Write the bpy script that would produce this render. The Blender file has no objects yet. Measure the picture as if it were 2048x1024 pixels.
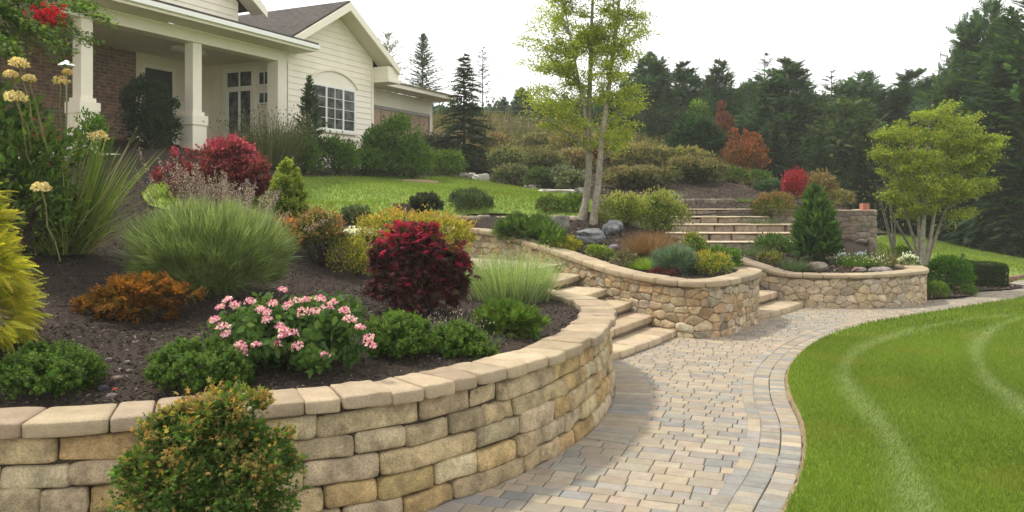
import bpy, math
import numpy as np
from mathutils import Vector, geometry

# ---------------------------------------------------------------- camera, sky, sun, exposure
C = bpy.context.scene
COL = C.collection
cam_d = bpy.data.cameras.new("camera"); cam = bpy.data.objects.new("camera", cam_d); COL.objects.link(cam)
CAMZ = 1.65; F = 1600.0; V0 = 400.0
cam.location = (0, 0, CAMZ); cam.rotation_euler = (math.radians(90), 0, 0)
cam_d.sensor_width = 36; cam_d.lens = 36 * F / 2048; cam_d.shift_y = -(512 - V0) / 2048
cam_d.clip_start = 0.05; cam_d.clip_end = 2000
C.camera = cam
SUN = Vector((-0.50, 0.16, 0.95)).normalized()
SUN_STRENGTH = 2.1
sun_d = bpy.data.lights.new("sun", 'SUN'); sun = bpy.data.objects.new("sun", sun_d); COL.objects.link(sun)
sun_d.energy = SUN_STRENGTH; sun_d.angle = math.radians(5); sun_d.color = (1.0, 0.93, 0.80)
sun.rotation_euler = SUN.to_track_quat('Z', 'Y').to_euler(); sun.location = (-20, 20, 30)
W = bpy.data.worlds.new("World"); C.world = W; W.use_nodes = True
wn = W.node_tree.nodes; wl = W.node_tree.links; wn.clear()
sky = wn.new('ShaderNodeTexSky'); sky.sky_type = 'NISHITA'; sky.sun_disc = False
sky.sun_elevation = math.asin(SUN.z); sky.sun_rotation = math.atan2(SUN.x, SUN.y)
sky.air_density = 1.0; sky.dust_density = 4.0; sky.ozone_density = 1.0
wmix = wn.new('ShaderNodeMix'); wmix.data_type = 'RGBA'; wmix.inputs[0].default_value = 0.86
wnoise = wn.new('ShaderNodeTexNoise'); wnoise.inputs['Scale'].default_value = 2.2; wnoise.inputs['Detail'].default_value = 5
wr = wn.new('ShaderNodeValToRGB')
wr.color_ramp.elements[0].position = 0.3; wr.color_ramp.elements[0].color = (.93, .925, .91, 1)
wr.color_ramp.elements[1].position = 0.62; wr.color_ramp.elements[1].color = (1, .985, .95, 1)
wsc = wn.new('ShaderNodeVectorMath'); wsc.operation = 'SCALE'; wsc.inputs[3].default_value = 10.4
wbg = wn.new('ShaderNodeBackground'); wbg.inputs[1].default_value = 0.1
wo = wn.new('ShaderNodeOutputWorld')
wl.new(wnoise.outputs['Fac'], wr.inputs[0]); wl.new(wr.outputs[0], wsc.inputs[0])
wl.new(sky.outputs[0], wmix.inputs[6]); wl.new(wsc.outputs[0], wmix.inputs[7])
wl.new(wmix.outputs[2], wbg.inputs[0]); wl.new(wbg.outputs[0], wo.inputs[0])
C.view_settings.view_transform = 'Standard'; C.view_settings.look = 'None'
C.view_settings.exposure = 0.82; C.view_settings.gamma = 1.0
C.render.engine = 'CYCLES'
C.cycles.use_denoising = True
C.cycles.max_bounces = 8; C.cycles.diffuse_bounces = 5; C.cycles.glossy_bounces = 2
C.cycles.transmission_bounces = 4; C.cycles.transparent_max_bounces = 4

# ---------------------------------------------------------------- helpers
RNG = np.random.default_rng(7)
def rng_of(name):
    return np.random.default_rng(sum((i + 1) * ord(c) for i, c in enumerate(name)) % (2 ** 31))
def nrm(a):
    return a / np.maximum(np.linalg.norm(a, axis=-1, keepdims=True), 1e-9)

class Acc:
    """collects vertices, faces and per-vertex colours; build() links them as one mesh object"""
    def __init__(s): s.V = []; s.L = []; s.T = []; s.Cc = []; s.n = 0; s.M = []
    def add(s, V, Fa, col=(.5, .5, .5), mi=0):
        V = np.asarray(V, float).reshape(-1, 3); k = len(V)
        if k == 0: return
        col = np.asarray(col, float)
        if col.ndim == 1: col = np.tile(col, (k, 1))
        s.V.append(V); s.Cc.append(col)
        if isinstance(Fa, np.ndarray):
            s.L.append((Fa + s.n).ravel()); s.T.append(np.full(len(Fa), Fa.shape[1])); s.M.append(np.full(len(Fa), mi))
        else:
            for f in Fa:
                s.L.append(np.asarray(f) + s.n); s.T.append(np.array([len(f)])); s.M.append(np.array([mi]))
        s.n += k
    def build(s, name, mat, parent=None, smooth=False, at=None):
        me = bpy.data.meshes.new(name)
        V = np.concatenate(s.V).astype(np.float32); L = np.concatenate(s.L).astype(np.int32)
        T = np.concatenate(s.T).astype(np.int32); Cc = np.concatenate(s.Cc).astype(np.float32)
        if at is not None: V = V - np.asarray(at, np.float32)
        me.vertices.add(len(V)); me.vertices.foreach_set('co', V.ravel())
        me.loops.add(len(L)); me.loops.foreach_set('vertex_index', L)
        me.polygons.add(len(T))
        st = np.concatenate([[0], np.cumsum(T)[:-1]]).astype(np.int32)
        me.polygons.foreach_set('loop_start', st)
        mats = mat if isinstance(mat, (list, tuple)) else [mat]
        for m in mats: me.materials.append(m)
        if len(mats) > 1: me.polygons.foreach_set('material_index', np.concatenate(s.M).astype(np.int32))
        a = me.attributes.new('Col', 'FLOAT_COLOR', 'POINT')
        a.data.foreach_set('color', np.concatenate([Cc, np.ones((len(Cc), 1), np.float32)], 1).ravel())
        me.update(calc_edges=True)
        me.polygons.foreach_set('use_smooth', np.full(len(T), bool(smooth)))
        o = bpy.data.objects.new(name, me); COL.objects.link(o)
        if parent is not None: o.parent = parent
        elif at is not None: o.location = [float(x) for x in at]
        return o

def tag(o, label=None, cat=None, group=None, kind=None):
    if label: o['label'] = label
    if cat: o['category'] = cat
    if group: o['group'] = group
    if kind: o['kind'] = kind
    return o
def thing(name, label, cat, loc=(0, 0, 0), rz=0, group=None):
    o = bpy.data.objects.new(name, None); COL.objects.link(o); o.location = [float(x) for x in loc]
    o.rotation_euler = (0, 0, rz); o.empty_display_size = 0.1
    return tag(o, label, cat, group)

# ---------------------------------------------------------------- materials
def mat_base(name):
    m = bpy.data.materials.new(name); m.use_nodes = True
    nt = m.node_tree; b = nt.nodes['Principled BSDF']
    return m, nt, b
def tex(nt, t, **kw):
    n = nt.nodes.new(t)
    for k, v in kw.items():
        if k in n.inputs: n.inputs[k].default_value = v
        else: setattr(n, k, v)
    return n
def mixc(nt, a, b, fac, mode='MIX'):
    n = nt.nodes.new('ShaderNodeMix'); n.data_type = 'RGBA'; n.blend_type = mode
    for idx, x in ((0, fac), (6, a), (7, b)):
        if isinstance(x, (int, float)): n.inputs[idx].default_value = x
        elif isinstance(x, tuple): n.inputs[idx].default_value = (*x, 1)
        else: nt.links.new(x, n.inputs[idx])
    return n.outputs[2]
def ramp(nt, src, p0, p1, c0=(0, 0, 0), c1=(1, 1, 1)):
    r = nt.nodes.new('ShaderNodeValToRGB'); e = r.color_ramp.elements
    e[0].position = p0; e[1].position = p1; e[0].color = (*c0, 1); e[1].color = (*c1, 1)
    nt.links.new(src, r.inputs[0]); return r.outputs[0]
def bump(nt, b, h, strength=.5, dist=.02):
    n = nt.nodes.new('ShaderNodeBump'); n.inputs['Strength'].default_value = strength; n.inputs['Distance'].default_value = dist
    nt.links.new(h, n.inputs['Height']); nt.links.new(n.outputs[0], b.inputs['Normal'])
def coords(nt, which='Object'):
    return nt.nodes.new('ShaderNodeTexCoord').outputs[which]

def leaf_mat(name, trans=.42, rough=.6, spec=.12):
    m, nt, b = mat_base(name)
    a = tex(nt, 'ShaderNodeAttribute', attribute_name='Col')
    b.inputs['Roughness'].default_value = rough; b.inputs['Specular IOR Level'].default_value = spec
    nt.links.new(a.outputs['Color'], b.inputs['Base Color'])
    t = nt.nodes.new('ShaderNodeBsdfTranslucent')
    c = mixc(nt, a.outputs['Color'], (1.5, 1.6, .7), 1.0, 'MULTIPLY')
    nt.links.new(c, t.inputs[0])
    mx = nt.nodes.new('ShaderNodeMixShader'); mx.inputs[0].default_value = trans
    nt.links.new(b.outputs[0], mx.inputs[1]); nt.links.new(t.outputs[0], mx.inputs[2])
    nt.links.new(mx.outputs[0], nt.nodes['Material Output'].inputs[0]); return m
def attr_mat(name, rough=.85, noise=18., amt=.5, bumps=.5, bdist=.01, spec=.2, stain=None, bscale=60.):
    m, nt, b = mat_base(name)
    a = tex(nt, 'ShaderNodeAttribute', attribute_name='Col'); co = coords(nt)
    n1 = tex(nt, 'ShaderNodeTexNoise', Scale=noise, Detail=6., Roughness=.65); nt.links.new(co, n1.inputs['Vector'])
    n2 = tex(nt, 'ShaderNodeTexNoise', Scale=bscale, Detail=4., Roughness=.7); nt.links.new(co, n2.inputs['Vector'])
    v = ramp(nt, n1.outputs[0], .28, .72, (1 - amt,) * 3, (1 + amt * .55,) * 3)
    c = mixc(nt, a.outputs['Color'], v, 1., 'MULTIPLY')
    v2 = ramp(nt, n2.outputs[0], .32, .6, (1 - amt * .7,) * 3, (1.08,) * 3)
    c = mixc(nt, c, v2, 1., 'MULTIPLY')
    if stain:
        n3 = tex(nt, 'ShaderNodeTexNoise', Scale=stain[1], Detail=5., Roughness=.6); nt.links.new(co, n3.inputs['Vector'])
        f = ramp(nt, n3.outputs[0], .5, .68); 
        fm = nt.nodes.new('ShaderNodeMath'); fm.operation = 'MULTIPLY'; fm.inputs[1].default_value = stain[2]
        nt.links.new(f, fm.inputs[0]); c = mixc(nt, c, stain[0], fm.outputs[0])
    nt.links.new(c, b.inputs['Base Color']); b.inputs['Roughness'].default_value = rough
    b.inputs['Specular IOR Level'].default_value = spec
    s = nt.nodes.new('ShaderNodeMath'); s.operation = 'ADD'
    nt.links.new(n1.outputs[0], s.inputs[0]); nt.links.new(n2.outputs[0], s.inputs[1])
    bump(nt, b, s.outputs[0], bumps, bdist); return m
def plain_mat(name, col, rough=.6, noise=6., amt=.12, bumps=.1, spec=.3, metal=0.):
    m, nt, b = mat_base(name); co = coords(nt)
    n1 = tex(nt, 'ShaderNodeTexNoise', Scale=noise, Detail=5., Roughness=.6); nt.links.new(co, n1.inputs['Vector'])
    v = ramp(nt, n1.outputs[0], .25, .75, tuple(x * (1 - amt) for x in col), tuple(min(1, x * (1 + amt)) for x in col))
    nt.links.new(v, b.inputs['Base Color']); b.inputs['Roughness'].default_value = rough; b.inputs['Metallic'].default_value = metal
    b.inputs['Specular IOR Level'].default_value = spec
    n2 = tex(nt, 'ShaderNodeTexNoise', Scale=noise * 12, Detail=3.); nt.links.new(co, n2.inputs['Vector'])
    bump(nt, b, n2.outputs[0], bumps, .01); return m
def ground_mat(name, c0, c1, c2, s1=.6, s2=40., bdist=.02, bstr=.6, rough=.95, s3=180.):
    m, nt, b = mat_base(name); co = coords(nt)
    n1 = tex(nt, 'ShaderNodeTexNoise', Scale=s1, Detail=6., Roughness=.65); nt.links.new(co, n1.inputs['Vector'])
    n2 = tex(nt, 'ShaderNodeTexNoise', Scale=s2, Detail=6., Roughness=.75); nt.links.new(co, n2.inputs['Vector'])
    n3 = tex(nt, 'ShaderNodeTexVoronoi', Scale=s3); nt.links.new(co, n3.inputs['Vector'])
    c = ramp(nt, n1.outputs[0], .35, .65, c0, c1)
    c = mixc(nt, c, c2, ramp(nt, n2.outputs[0], .45, .7))
    c = mixc(nt, c, ramp(nt, n3.outputs['Distance'], .0, .55, (.55,) * 3, (1.15,) * 3), .8, 'MULTIPLY')
    nt.links.new(c, b.inputs['Base Color']); b.inputs['Roughness'].default_value = rough
    b.inputs['Specular IOR Level'].default_value = .1
    s = nt.nodes.new('ShaderNodeMath'); s.operation = 'ADD'
    nt.links.new(n2.outputs[0], s.inputs[0]); nt.links.new(n3.outputs['Distance'], s.inputs[1])
    bump(nt, b, s.outputs[0], bstr, bdist); return m

M_LEAF = leaf_mat('leaf'); M_LEAF_DARK = leaf_mat('leaf_conifer', .28, .7, .08); M_PETAL = leaf_mat('petal', .35, .7, .1)
M_BARK = attr_mat('bark', .9, 14., .45, .7, .02)
M_STONE = attr_mat('wall_stone', .9, 8., .5, 1., .018, .12, ((.15, .12, .08), 9., .55), 95.)
M_FIELD = attr_mat('field_stone', .9, 11., .46, 1., .014, .1, ((.17, .13, .085), 13., .45), 80.)
M_CAP = attr_mat('cap_stone', .9, 6., .26, .7, .008, .2, ((.36, .29, .19), 5., .35), 90.)
M_PAVER = attr_mat('paver', .9, 9., .2, .35, .004, .08, ((.22, .2, .17), 2.2, .35), 110.)
M_ROCK = attr_mat('rock', .8, 5., .5, .9, .03, .3, ((.32, .33, .32), 6., .5), 40.)
M_MULCH = ground_mat('mulch', (.048, .037, .030), (.088, .068, .055), (.14, .112, .092), .9, 55., .03, .9)
M_SOIL = ground_mat('hill_soil', (.09, .07, .035), (.16, .115, .06), (.10, .10, .04), .35, 9., .08, .7, .95, 14.)
M_CHIP = attr_mat('mulch_chip', .9, 40., .3, .2, .003, .15)
M_GRASS = ground_mat('turf', (.11, .18, .02), (.14, .21, .028), (.12, .19, .025), .5, 30., .02, .5)
M_GRASS_FAR = ground_mat('turf_far', (.15, .22, .045), (.19, .26, .06), (.17, .24, .05), .25, 14., .02, .4, .95, 60.)
M_DIRT = ground_mat('edge_soil', (.33, .25, .15), (.44, .34, .21), (.26, .19, .11), 6., 50., .02, .8)

# ---------------------------------------------------------------- terrain functions
def P(u, v, D):
    return ((u - 1024) / F * D, D, CAMZ - (v - V0) / F * D)
HC = [(-7, 3.4, .62), (-3.5, 3.75, .62), (-2.3, 3.9, .62), (-1, 4.3, .62), (-.1, 5.05, .62), (.35, 5.65, .62), (.55, 6.8, .62), (.35, 8.3, .62),
      P(-10, 690, 4.5), P(280, 650, 5.6), (-3.9, 7, 1.26), P(420, 590, 6.4), P(830, 635, 6.0), P(635, 520, 9), P(430, 410, 9.5),
      P(390, 300, 16.4), P(575, 450, 9.2), P(620, 410, 11), P(700, 428, 10.6), P(850, 437, 12), P(980, 432, 13.5), P(1150, 432, 14.3),
      P(600, 356, 17), P(760, 358, 19.5), P(900, 356, 22.5), P(975, 364, 23), P(1150, 388, 19.5), P(1060, 378, 21),
      (-3.8, 22, 2.5), (-5.3, 18.95, 2.5), (-9, 14, 2.5), (-8, 11, 2.15), (-6, 5, 1.25), (-8, 8, 1.9), (-12, 12, 2.5), (-12, 4, 1.3),
      (2.0, 10.0, .62), (2.6, 10.2, .62), (3.15, 11, .63), (1.2, 11.5, .78), (0.1, 12.7, 1.06), (-1, 13.6, 1.13),
      P(1165, 432, 14.2), P(1187, 452, 13.6), P(1180, 492, 12.6), P(1300, 508, 12), P(1320, 472, 14),
      P(1400, 498, 15.8), P(1480, 417, 17.7), (4.2, 14.4, .66),
      (0, 14.1, 1.19), (-1, 14.05, 1.19), (.8, 13.95, 1.2), (0, 14.55, 1.41), (-1.2, 14.5, 1.41), (-.6, 11.0, .74), (-1.3, 12.2, .76), (-.1, 9.8, .66),
      (4.6, 12.7, .46), (5.9, 12.9, .46), (6.5, 13.5, .47), P(1633, 522, 14), P(1700, 503, 16.6), P(1790, 512, 15), (6.9, 15.6, .5), (7.6, 16.8, .58),
      P(1480, 400, 19), P(1480, 372, 21), P(1560, 388, 20), P(1690, 416, 18.2), P(1395, 322, 26), P(1300, 395, 19),
      P(1100, 305, 28), P(1000, 243, 33), P(1150, 262, 34), P(1400, 305, 34), (-8, 30, 3.5), (-16, 30, 4), P(1600, 405, 24), P(1650, 432, 25),
      (9, 20, .58), (11.5, 24.5, .55), (14, 29, .42), (20, 36, 0), (30, 44, -.4), (60, 70, -.6), (-30, 60, 6), (0, 60, 5.5), (20, 60, 2),
      (-30, 20, 3), (-30, 0, 1.5), (-60, 70, 6), (-60, 3, 2)]
HC = np.array(HC, float)
def _phi(r2): return np.where(r2 > 1e-12, r2 * np.log(np.maximum(r2, 1e-12)), 0)
def tps_fit(p, lam=.02):
    n = len(p); xy = p[:, :2] / 10.
    K = _phi(((xy[:, None] - xy[None]) ** 2).sum(-1)) + lam * np.eye(n) * .01
    Q = np.c_[np.ones(n), xy]
    A = np.block([[K, Q], [Q.T, np.zeros((3, 3))]])
    s = np.linalg.solve(A, np.r_[p[:, 2], 0, 0, 0]); return xy, s
_TX, _TS = tps_fit(HC)
def H(x, y):
    x = np.atleast_1d(np.asarray(x, float)); y = np.atleast_1d(np.asarray(y, float)); sh = x.shape
    q = np.c_[x.ravel(), y.ravel()] / 10.; out = np.empty(len(q))
    for i in range(0, len(q), 20000):
        c = q[i:i + 20000]
        out[i:i + 20000] = _phi(((c[:, None] - _TX[None]) ** 2).sum(-1)) @ _TS[:-3] + _TS[-3] + c @ _TS[-2:]
    return out.reshape(sh)
def sstep(a, b, x):
    t = np.clip((x - a) / (b - a), 0, 1); return t * t * (3 - 2 * t)
def G(x, y):
    x = np.asarray(x, float); y = np.asarray(y, float)
    yl = 14.2 + 1.9 * sstep(7, 9.5, x)
    g = np.clip(.07 * (y - 16) - .16 * (x - 11.2), -.8, .62) * np.where(y < 20, sstep(7.0, 7.9, x), 1)
    return -.035 + (g + .035) * sstep(0, 2.6, y - yl)
def hit(u, v):
    Y = np.arange(3.6, 60, .02); X = (u - 1024) / F * Y; Z = CAMZ - (v - V0) / F * Y
    k = np.nonzero(H(X, Y) >= Z)[0]
    i = k[0] if len(k) else len(Y) - 1
    return float(X[i]), float(Y[i]), float(H(X[i], Y[i])[0])

def smooth_curve(pts, step=.04):
    p = np.asarray(pts, float); q = np.vstack([2 * p[0] - p[1], p, 2 * p[-1] - p[-2]]); out = []
    for i in range(1, len(q) - 2):
        n = max(2, int(np.linalg.norm((q[i + 1] - q[i])[:2]) / step)); t = np.linspace(0, 1, n, endpoint=False)[:, None]
        a, b, c, d = q[i - 1], q[i], q[i + 1], q[i + 2]
        out.append(.5 * (2 * b + (c - a) * t + (2 * a - 5 * b + 4 * c - d) * t ** 2 + (3 * b - a - 3 * c + d) * t ** 3))
    out.append(p[-1:]); return np.vstack(out)
class Curve:
    def __init__(s, pts, step=.04):
        s.p = smooth_curve(pts, step); d = np.diff(s.p[:, :2], axis=0)
        s.s = np.r_[0, np.cumsum(np.linalg.norm(d, axis=1))]; s.len = s.s[-1]
        t = np.gradient(s.p[:, :2], axis=0); t = nrm(t)
        for _ in range(3): t[1:-1] = (t[:-2] + t[1:-1] * 2 + t[2:]) / 4; t = nrm(t)
        s.nv = np.c_[t[:, 1], -t[:, 0]]
    def at(s, q):
        return [np.interp(q, s.s, s.p[:, i]) for i in range(s.p.shape[1])]
    def nor(s, q):
        n = np.stack([np.interp(q, s.s, s.nv[:, i]) for i in range(2)], -1); return nrm(n)
    def map(s, q, n, z):
        a = s.at(q); v = s.nor(q); return np.stack([a[0] + v[..., 0] * n, a[1] + v[..., 1] * n, z], -1)
    def offset(s, n, step=.12):
        q = np.arange(0, s.len + 1e-6, step); m = s.map(q, np.full_like(q, n), 0 * q); return m[:, :2]
def in_poly(x, y, poly):
    x = np.asarray(x); y = np.asarray(y); r = np.zeros(x.shape, bool); n = len(poly); j = n - 1
    for i in range(n):
        xi, yi = poly[i]; xj, yj = poly[j]
        if yi != yj:
            r ^= ((yi > y) != (yj > y)) & (x < (xj - xi) * (y - yi) / (yj - yi) + xi)
        j = i
    return r
def sheet(name, poly, zf, mat, grid, label=None, cat=None, kind='structure', lift=0., colf=None, noise=0.):
    """triangulated ground sheet filling a polygon; grid = list of (step, xmin, xmax, ymin, ymax)"""
    poly = np.asarray(poly, float); pts = [tuple(p) for p in poly]; nb = len(pts); inner = []
    prev = []
    for st, x0, x1, y0, y1 in grid:
        gx, gy = np.meshgrid(np.arange(x0, x1, st), np.arange(y0, y1, st)); gx = gx.ravel(); gy = gy.ravel()
        gx = gx + RNG.uniform(-.2, .2, len(gx)) * st; gy = gy + RNG.uniform(-.2, .2, len(gy)) * st
        k = in_poly(gx, gy, poly)
        for (a0, a1, b0, b1) in prev: k &= ~((gx > a0) & (gx < a1) & (gy > b0) & (gy < b1))
        prev.append((x0, x1, y0, y1)); inner += list(zip(gx[k], gy[k]))
    allp = [Vector(p) for p in pts + inner]
    v, e, f, _, _, _ = geometry.delaunay_2d_cdt(allp, [(i, (i + 1) % nb) for i in range(nb)], [], 1, 1e-5)
    v = np.array([tuple(p) for p in v]); z = zf(v[:, 0], v[:, 1]) + lift
    if noise: z = z + noise * RNG.normal(size=len(z))
    A = Acc(); A.add(np.c_[v, z], np.array([list(q) for q in f]), colf(v[:, 0], v[:, 1]) if colf else (.3, .3, .3))
    o = A.build(name, mat, smooth=True); tag(o, label, cat, None, kind); return o
# ---------------------------------------------------------------- plan curves (x, y, top height)
FW = Curve([(x, y, .67) for x, y in [(-7, 3.2), (-5, 3.25), (-3.5, 3.36), (-2.21, 3.56), (-1.89, 3.63), (-1.0, 3.96), (-.554, 4.2), (-.353, 4.4),
      (-.07, 4.7), (.245, 5.15), (.48, 5.6), (.70, 6.2), (.84, 6.85), (.89, 7.45), (.84, 7.95), (.67, 8.4), (.42, 8.8), (.2, 9.15)]])
MW = Curve([(-2.3, 13.9, 1.2), (-1.6, 13.45, 1.2), (-1.15, 13.2, 1.2), (-.6, 12.95, 1.19), (-.15, 12.6, 1.13), (.3, 12.1, 1.01), (.65, 11.75, .92), (.96, 11.27, .83),
      (1.25, 10.7, .76), (1.5, 10.3, .72), (1.75, 9.97, .70), (1.95, 9.68, .69), (2.24, 9.53, .69), (2.60, 9.72, .69), (3.0, 10.25, .69), (3.28, 10.75, .69),
      (3.42, 11.15, .69), (3.38, 11.5, .69)])
RW = Curve([(2.95, 14.3, .90), (3.5, 13.5, .76), (3.92, 12.95, .62), (4.18, 12.58, .53), (4.45, 12.32, .52), (5.23, 12.2, .52), (5.9, 12.34, .53),
      (6.45, 12.65, .54), (6.75, 13.05, .54), (6.86, 13.6, .55), (6.65, 14.3, .55), (6.25, 14.8, .55)])
TW = Curve([(5.6, 17.2, 1.44), (6.3, 17.14, 1.44), (7.0, 17.08, 1.44), (7.6, 17.08, 1.44), (7.83, 17.2, 1.44), (7.95, 17.6, 1.44), (8.05, 18.4, 1.44)])
LE = Curve([(.6, -4), (.62, 0), (.75, 2), (.95, 3.0), (1.2, 3.7), (1.45, 4.23), (1.70, 4.72), (1.92, 5.24), (2.13, 5.87), (2.32, 6.67), (2.60, 7.54), (2.96, 8.29),
      (3.42, 9.07), (4.07, 9.9), (4.95, 10.73), (6.47, 11.84), (7.66, 12.7), (8.51, 13.3), (10, 14.3), (12, 15.5), (16, 17.4)])
fw_in = FW.offset(-.14); mw_in = MW.offset(-.12); rw_in = RW.offset(-.12)
HILL = np.vstack([[(-60, 2.6), (-14, 2.9)], fw_in, [(-.15, 9.9), (-.75, 11.1), (-1.4, 12.3), (-2.5, 13.2)], mw_in,
                  [(3.1, 12.1), (2.9, 12.9), (2.7, 13.7), (2.75, 14.3)], rw_in, [(6.9, 15.6), (7.75, 17.3), (9, 20), (11.5, 24.5), (14, 29), (20, 36), (30, 44), (60, 70), (-60, 70)]])
sheet('ground', [(-250, -60), (250, -60), (250, 400), (-250, 400)], lambda x, y: np.where((y > 60) | (np.abs(x) > 60), -.8, G(x, y)) - .0, M_GRASS_FAR,
      [(.5, 5, 18, 12, 30), (2.0, -30, 60, -10, 60), (25., -240, 240, -50, 390)])
sheet('mulch_bank', HILL, H, M_MULCH, [(.12, -6, 8, 3, 14.6), (.5, -16, 14, 3, 30), (2.5, -60, 60, 3, 70)], noise=.004)

# ---------------------------------------------------------------- stone makers
def cube_grid(n=5):
    """surface grid of the cube [-1,1]^3"""
    vs = {}; V = []; Fq = []
    def vid(p):
        k = tuple(np.round(p, 6))
        if k not in vs: vs[k] = len(V); V.append(k)
        return vs[k]
    t = np.linspace(-1, 1, n)
    for ax in range(3):
        for sg in (-1, 1):
            a, b = [(1, 2), (2, 0), (0, 1)][ax]
            for i in range(n - 1):
                for j in range(n - 1):
                    q = []
                    for di, dj in ((0, 0), (1, 0), (1, 1), (0, 1)):
                        p = np.zeros(3); p[ax] = sg; p[a] = t[i + di]; p[b] = t[j + dj]; q.append(vid(p))
                    Fq.append(q if sg > 0 else q[::-1])
    return np.array(V), np.array(Fq)
CV, CF = cube_grid(7)
def rbox(rng, half, r, rough=.006):
    """rounded, slightly lumpy block with half sizes and edge radius r"""
    half = np.asarray(half, float); r = min(r, half.min() * .95)
    p = np.sign(CV) * (1 - (1 - np.abs(CV)) ** 1.6)      # pull grid lines to the edges
    p = p * half; inner = np.clip(p, -(half - r), half - r); d = p - inner
    L = np.linalg.norm(d, axis=1, keepdims=True); p = inner + np.where(L > 1e-9, d / np.maximum(L, 1e-9) * np.minimum(L, r), 0)
    for k in range(4):
        w = rng.normal(size=3) * (5 + 7 * k); ph = rng.uniform(0, 6.28); a = rough * rng.normal(size=3) / (1 + .5 * k)
        p = p + np.sin(p @ w + ph)[:, None] * a
    return p
def jit(rng, c, a=.12, h=.014):
    c = np.array(c) * (1 + a * rng.normal()); return np.clip(c * (1 + h * rng.normal(size=3)), 0.005, .95)
STONES = [(.65, .50, .29), (.59, .46, .27), (.57, .465, .315), (.63, .45, .22), (.54, .43, .275), (.65, .525, .34), (.58, .41, .195)]
CAPS = [(.37, .295, .20), (.335, .265, .18), (.39, .315, .215), (.32, .25, .175)]
def blocks(A, rng, curve, s0, s1, zb, zt, lens, n0, n1, r, rough, pal, gap=.004, ztop=None, taper=0., amt=.1):
    s = s0
    while s < s1 - .03:
        L = rng.uniform(*lens) * (1.5 if rng.random() < .18 else 1)
        if s + L > s1 - .12: L = s1 - s
        b = rbox(rng, ((L - gap) / 2, (n1 - n0) / 2, (zt - zb - gap) / 2), r * rng.uniform(.8, 1.25), rough)
        q = s + L / 2 + b[:, 0]; n = (n0 + n1) / 2 + b[:, 1] + rng.uniform(-.012, .012) * (rough > .003)
        z = (zb + zt) / 2 + b[:, 2]
        n = n - taper * z
        if ztop: z = z + np.interp(q, curve.s, curve.p[:, 2])
        A.add(curve.map(np.clip(q, 0, curve.len), n, z), CF[:, ::-1], jit(rng, pal[rng.integers(len(pal))], amt)); s += L
def ribbon(A, curve, n, zb, zt, col, dz=0., ds=.15, s0=0):
    q = np.arange(s0, curve.len, ds); zt_ = zt(q) if callable(zt) else np.full_like(q, zt); zb_ = zb(q) if callable(zb) else np.full_like(q, zb)
    a = curve.map(q, np.full_like(q, n), zb_); b = curve.map(q, np.full_like(q, n), zt_); k = len(q); i = np.arange(k - 1)
    A.add(np.vstack([a, b]), np.stack([i, i + 1, i + 1 + k, i + k], 1), col)

# front wall: five courses of tumbled blocks under a coping
w = thing('retaining_wall', 'curved tan retaining wall of long tumbled blocks in the foreground', 'retaining wall', (0, 4.5, 0))
def child(o, par):
    o.parent = par; o.location = -Vector(par.location); return o
rng = rng_of('front'); A = Acc(); zs = np.linspace(-.01, .592, 6)
zs[1:-1] += rng.uniform(-.008, .008, 4)
for i in range(5):
    blocks(A, rng, FW, 0 + rng.uniform(0, .2), FW.len, zs[i], zs[i + 1], (.2, .44), -.2, .035, .024, .0055, STONES, .0035, taper=.07)
ribbon(A, FW, -.03, -.05, .6, (.11, .085, .06))
child(A.build('stone_face', M_STONE, None, True), w)
A = Acc(); blocks(A, rng, FW, 0, 5.2, .592, .67, (.3, .46), -.27, .045, .016, .0045, CAPS, .004); blocks(A, rng, FW, 5.2, FW.len, .592, .67, (.17, .26), -.27, .045, .016, .0042, CAPS, .004)
child(A.build('coping', M_CAP, None, True), w)

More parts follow.
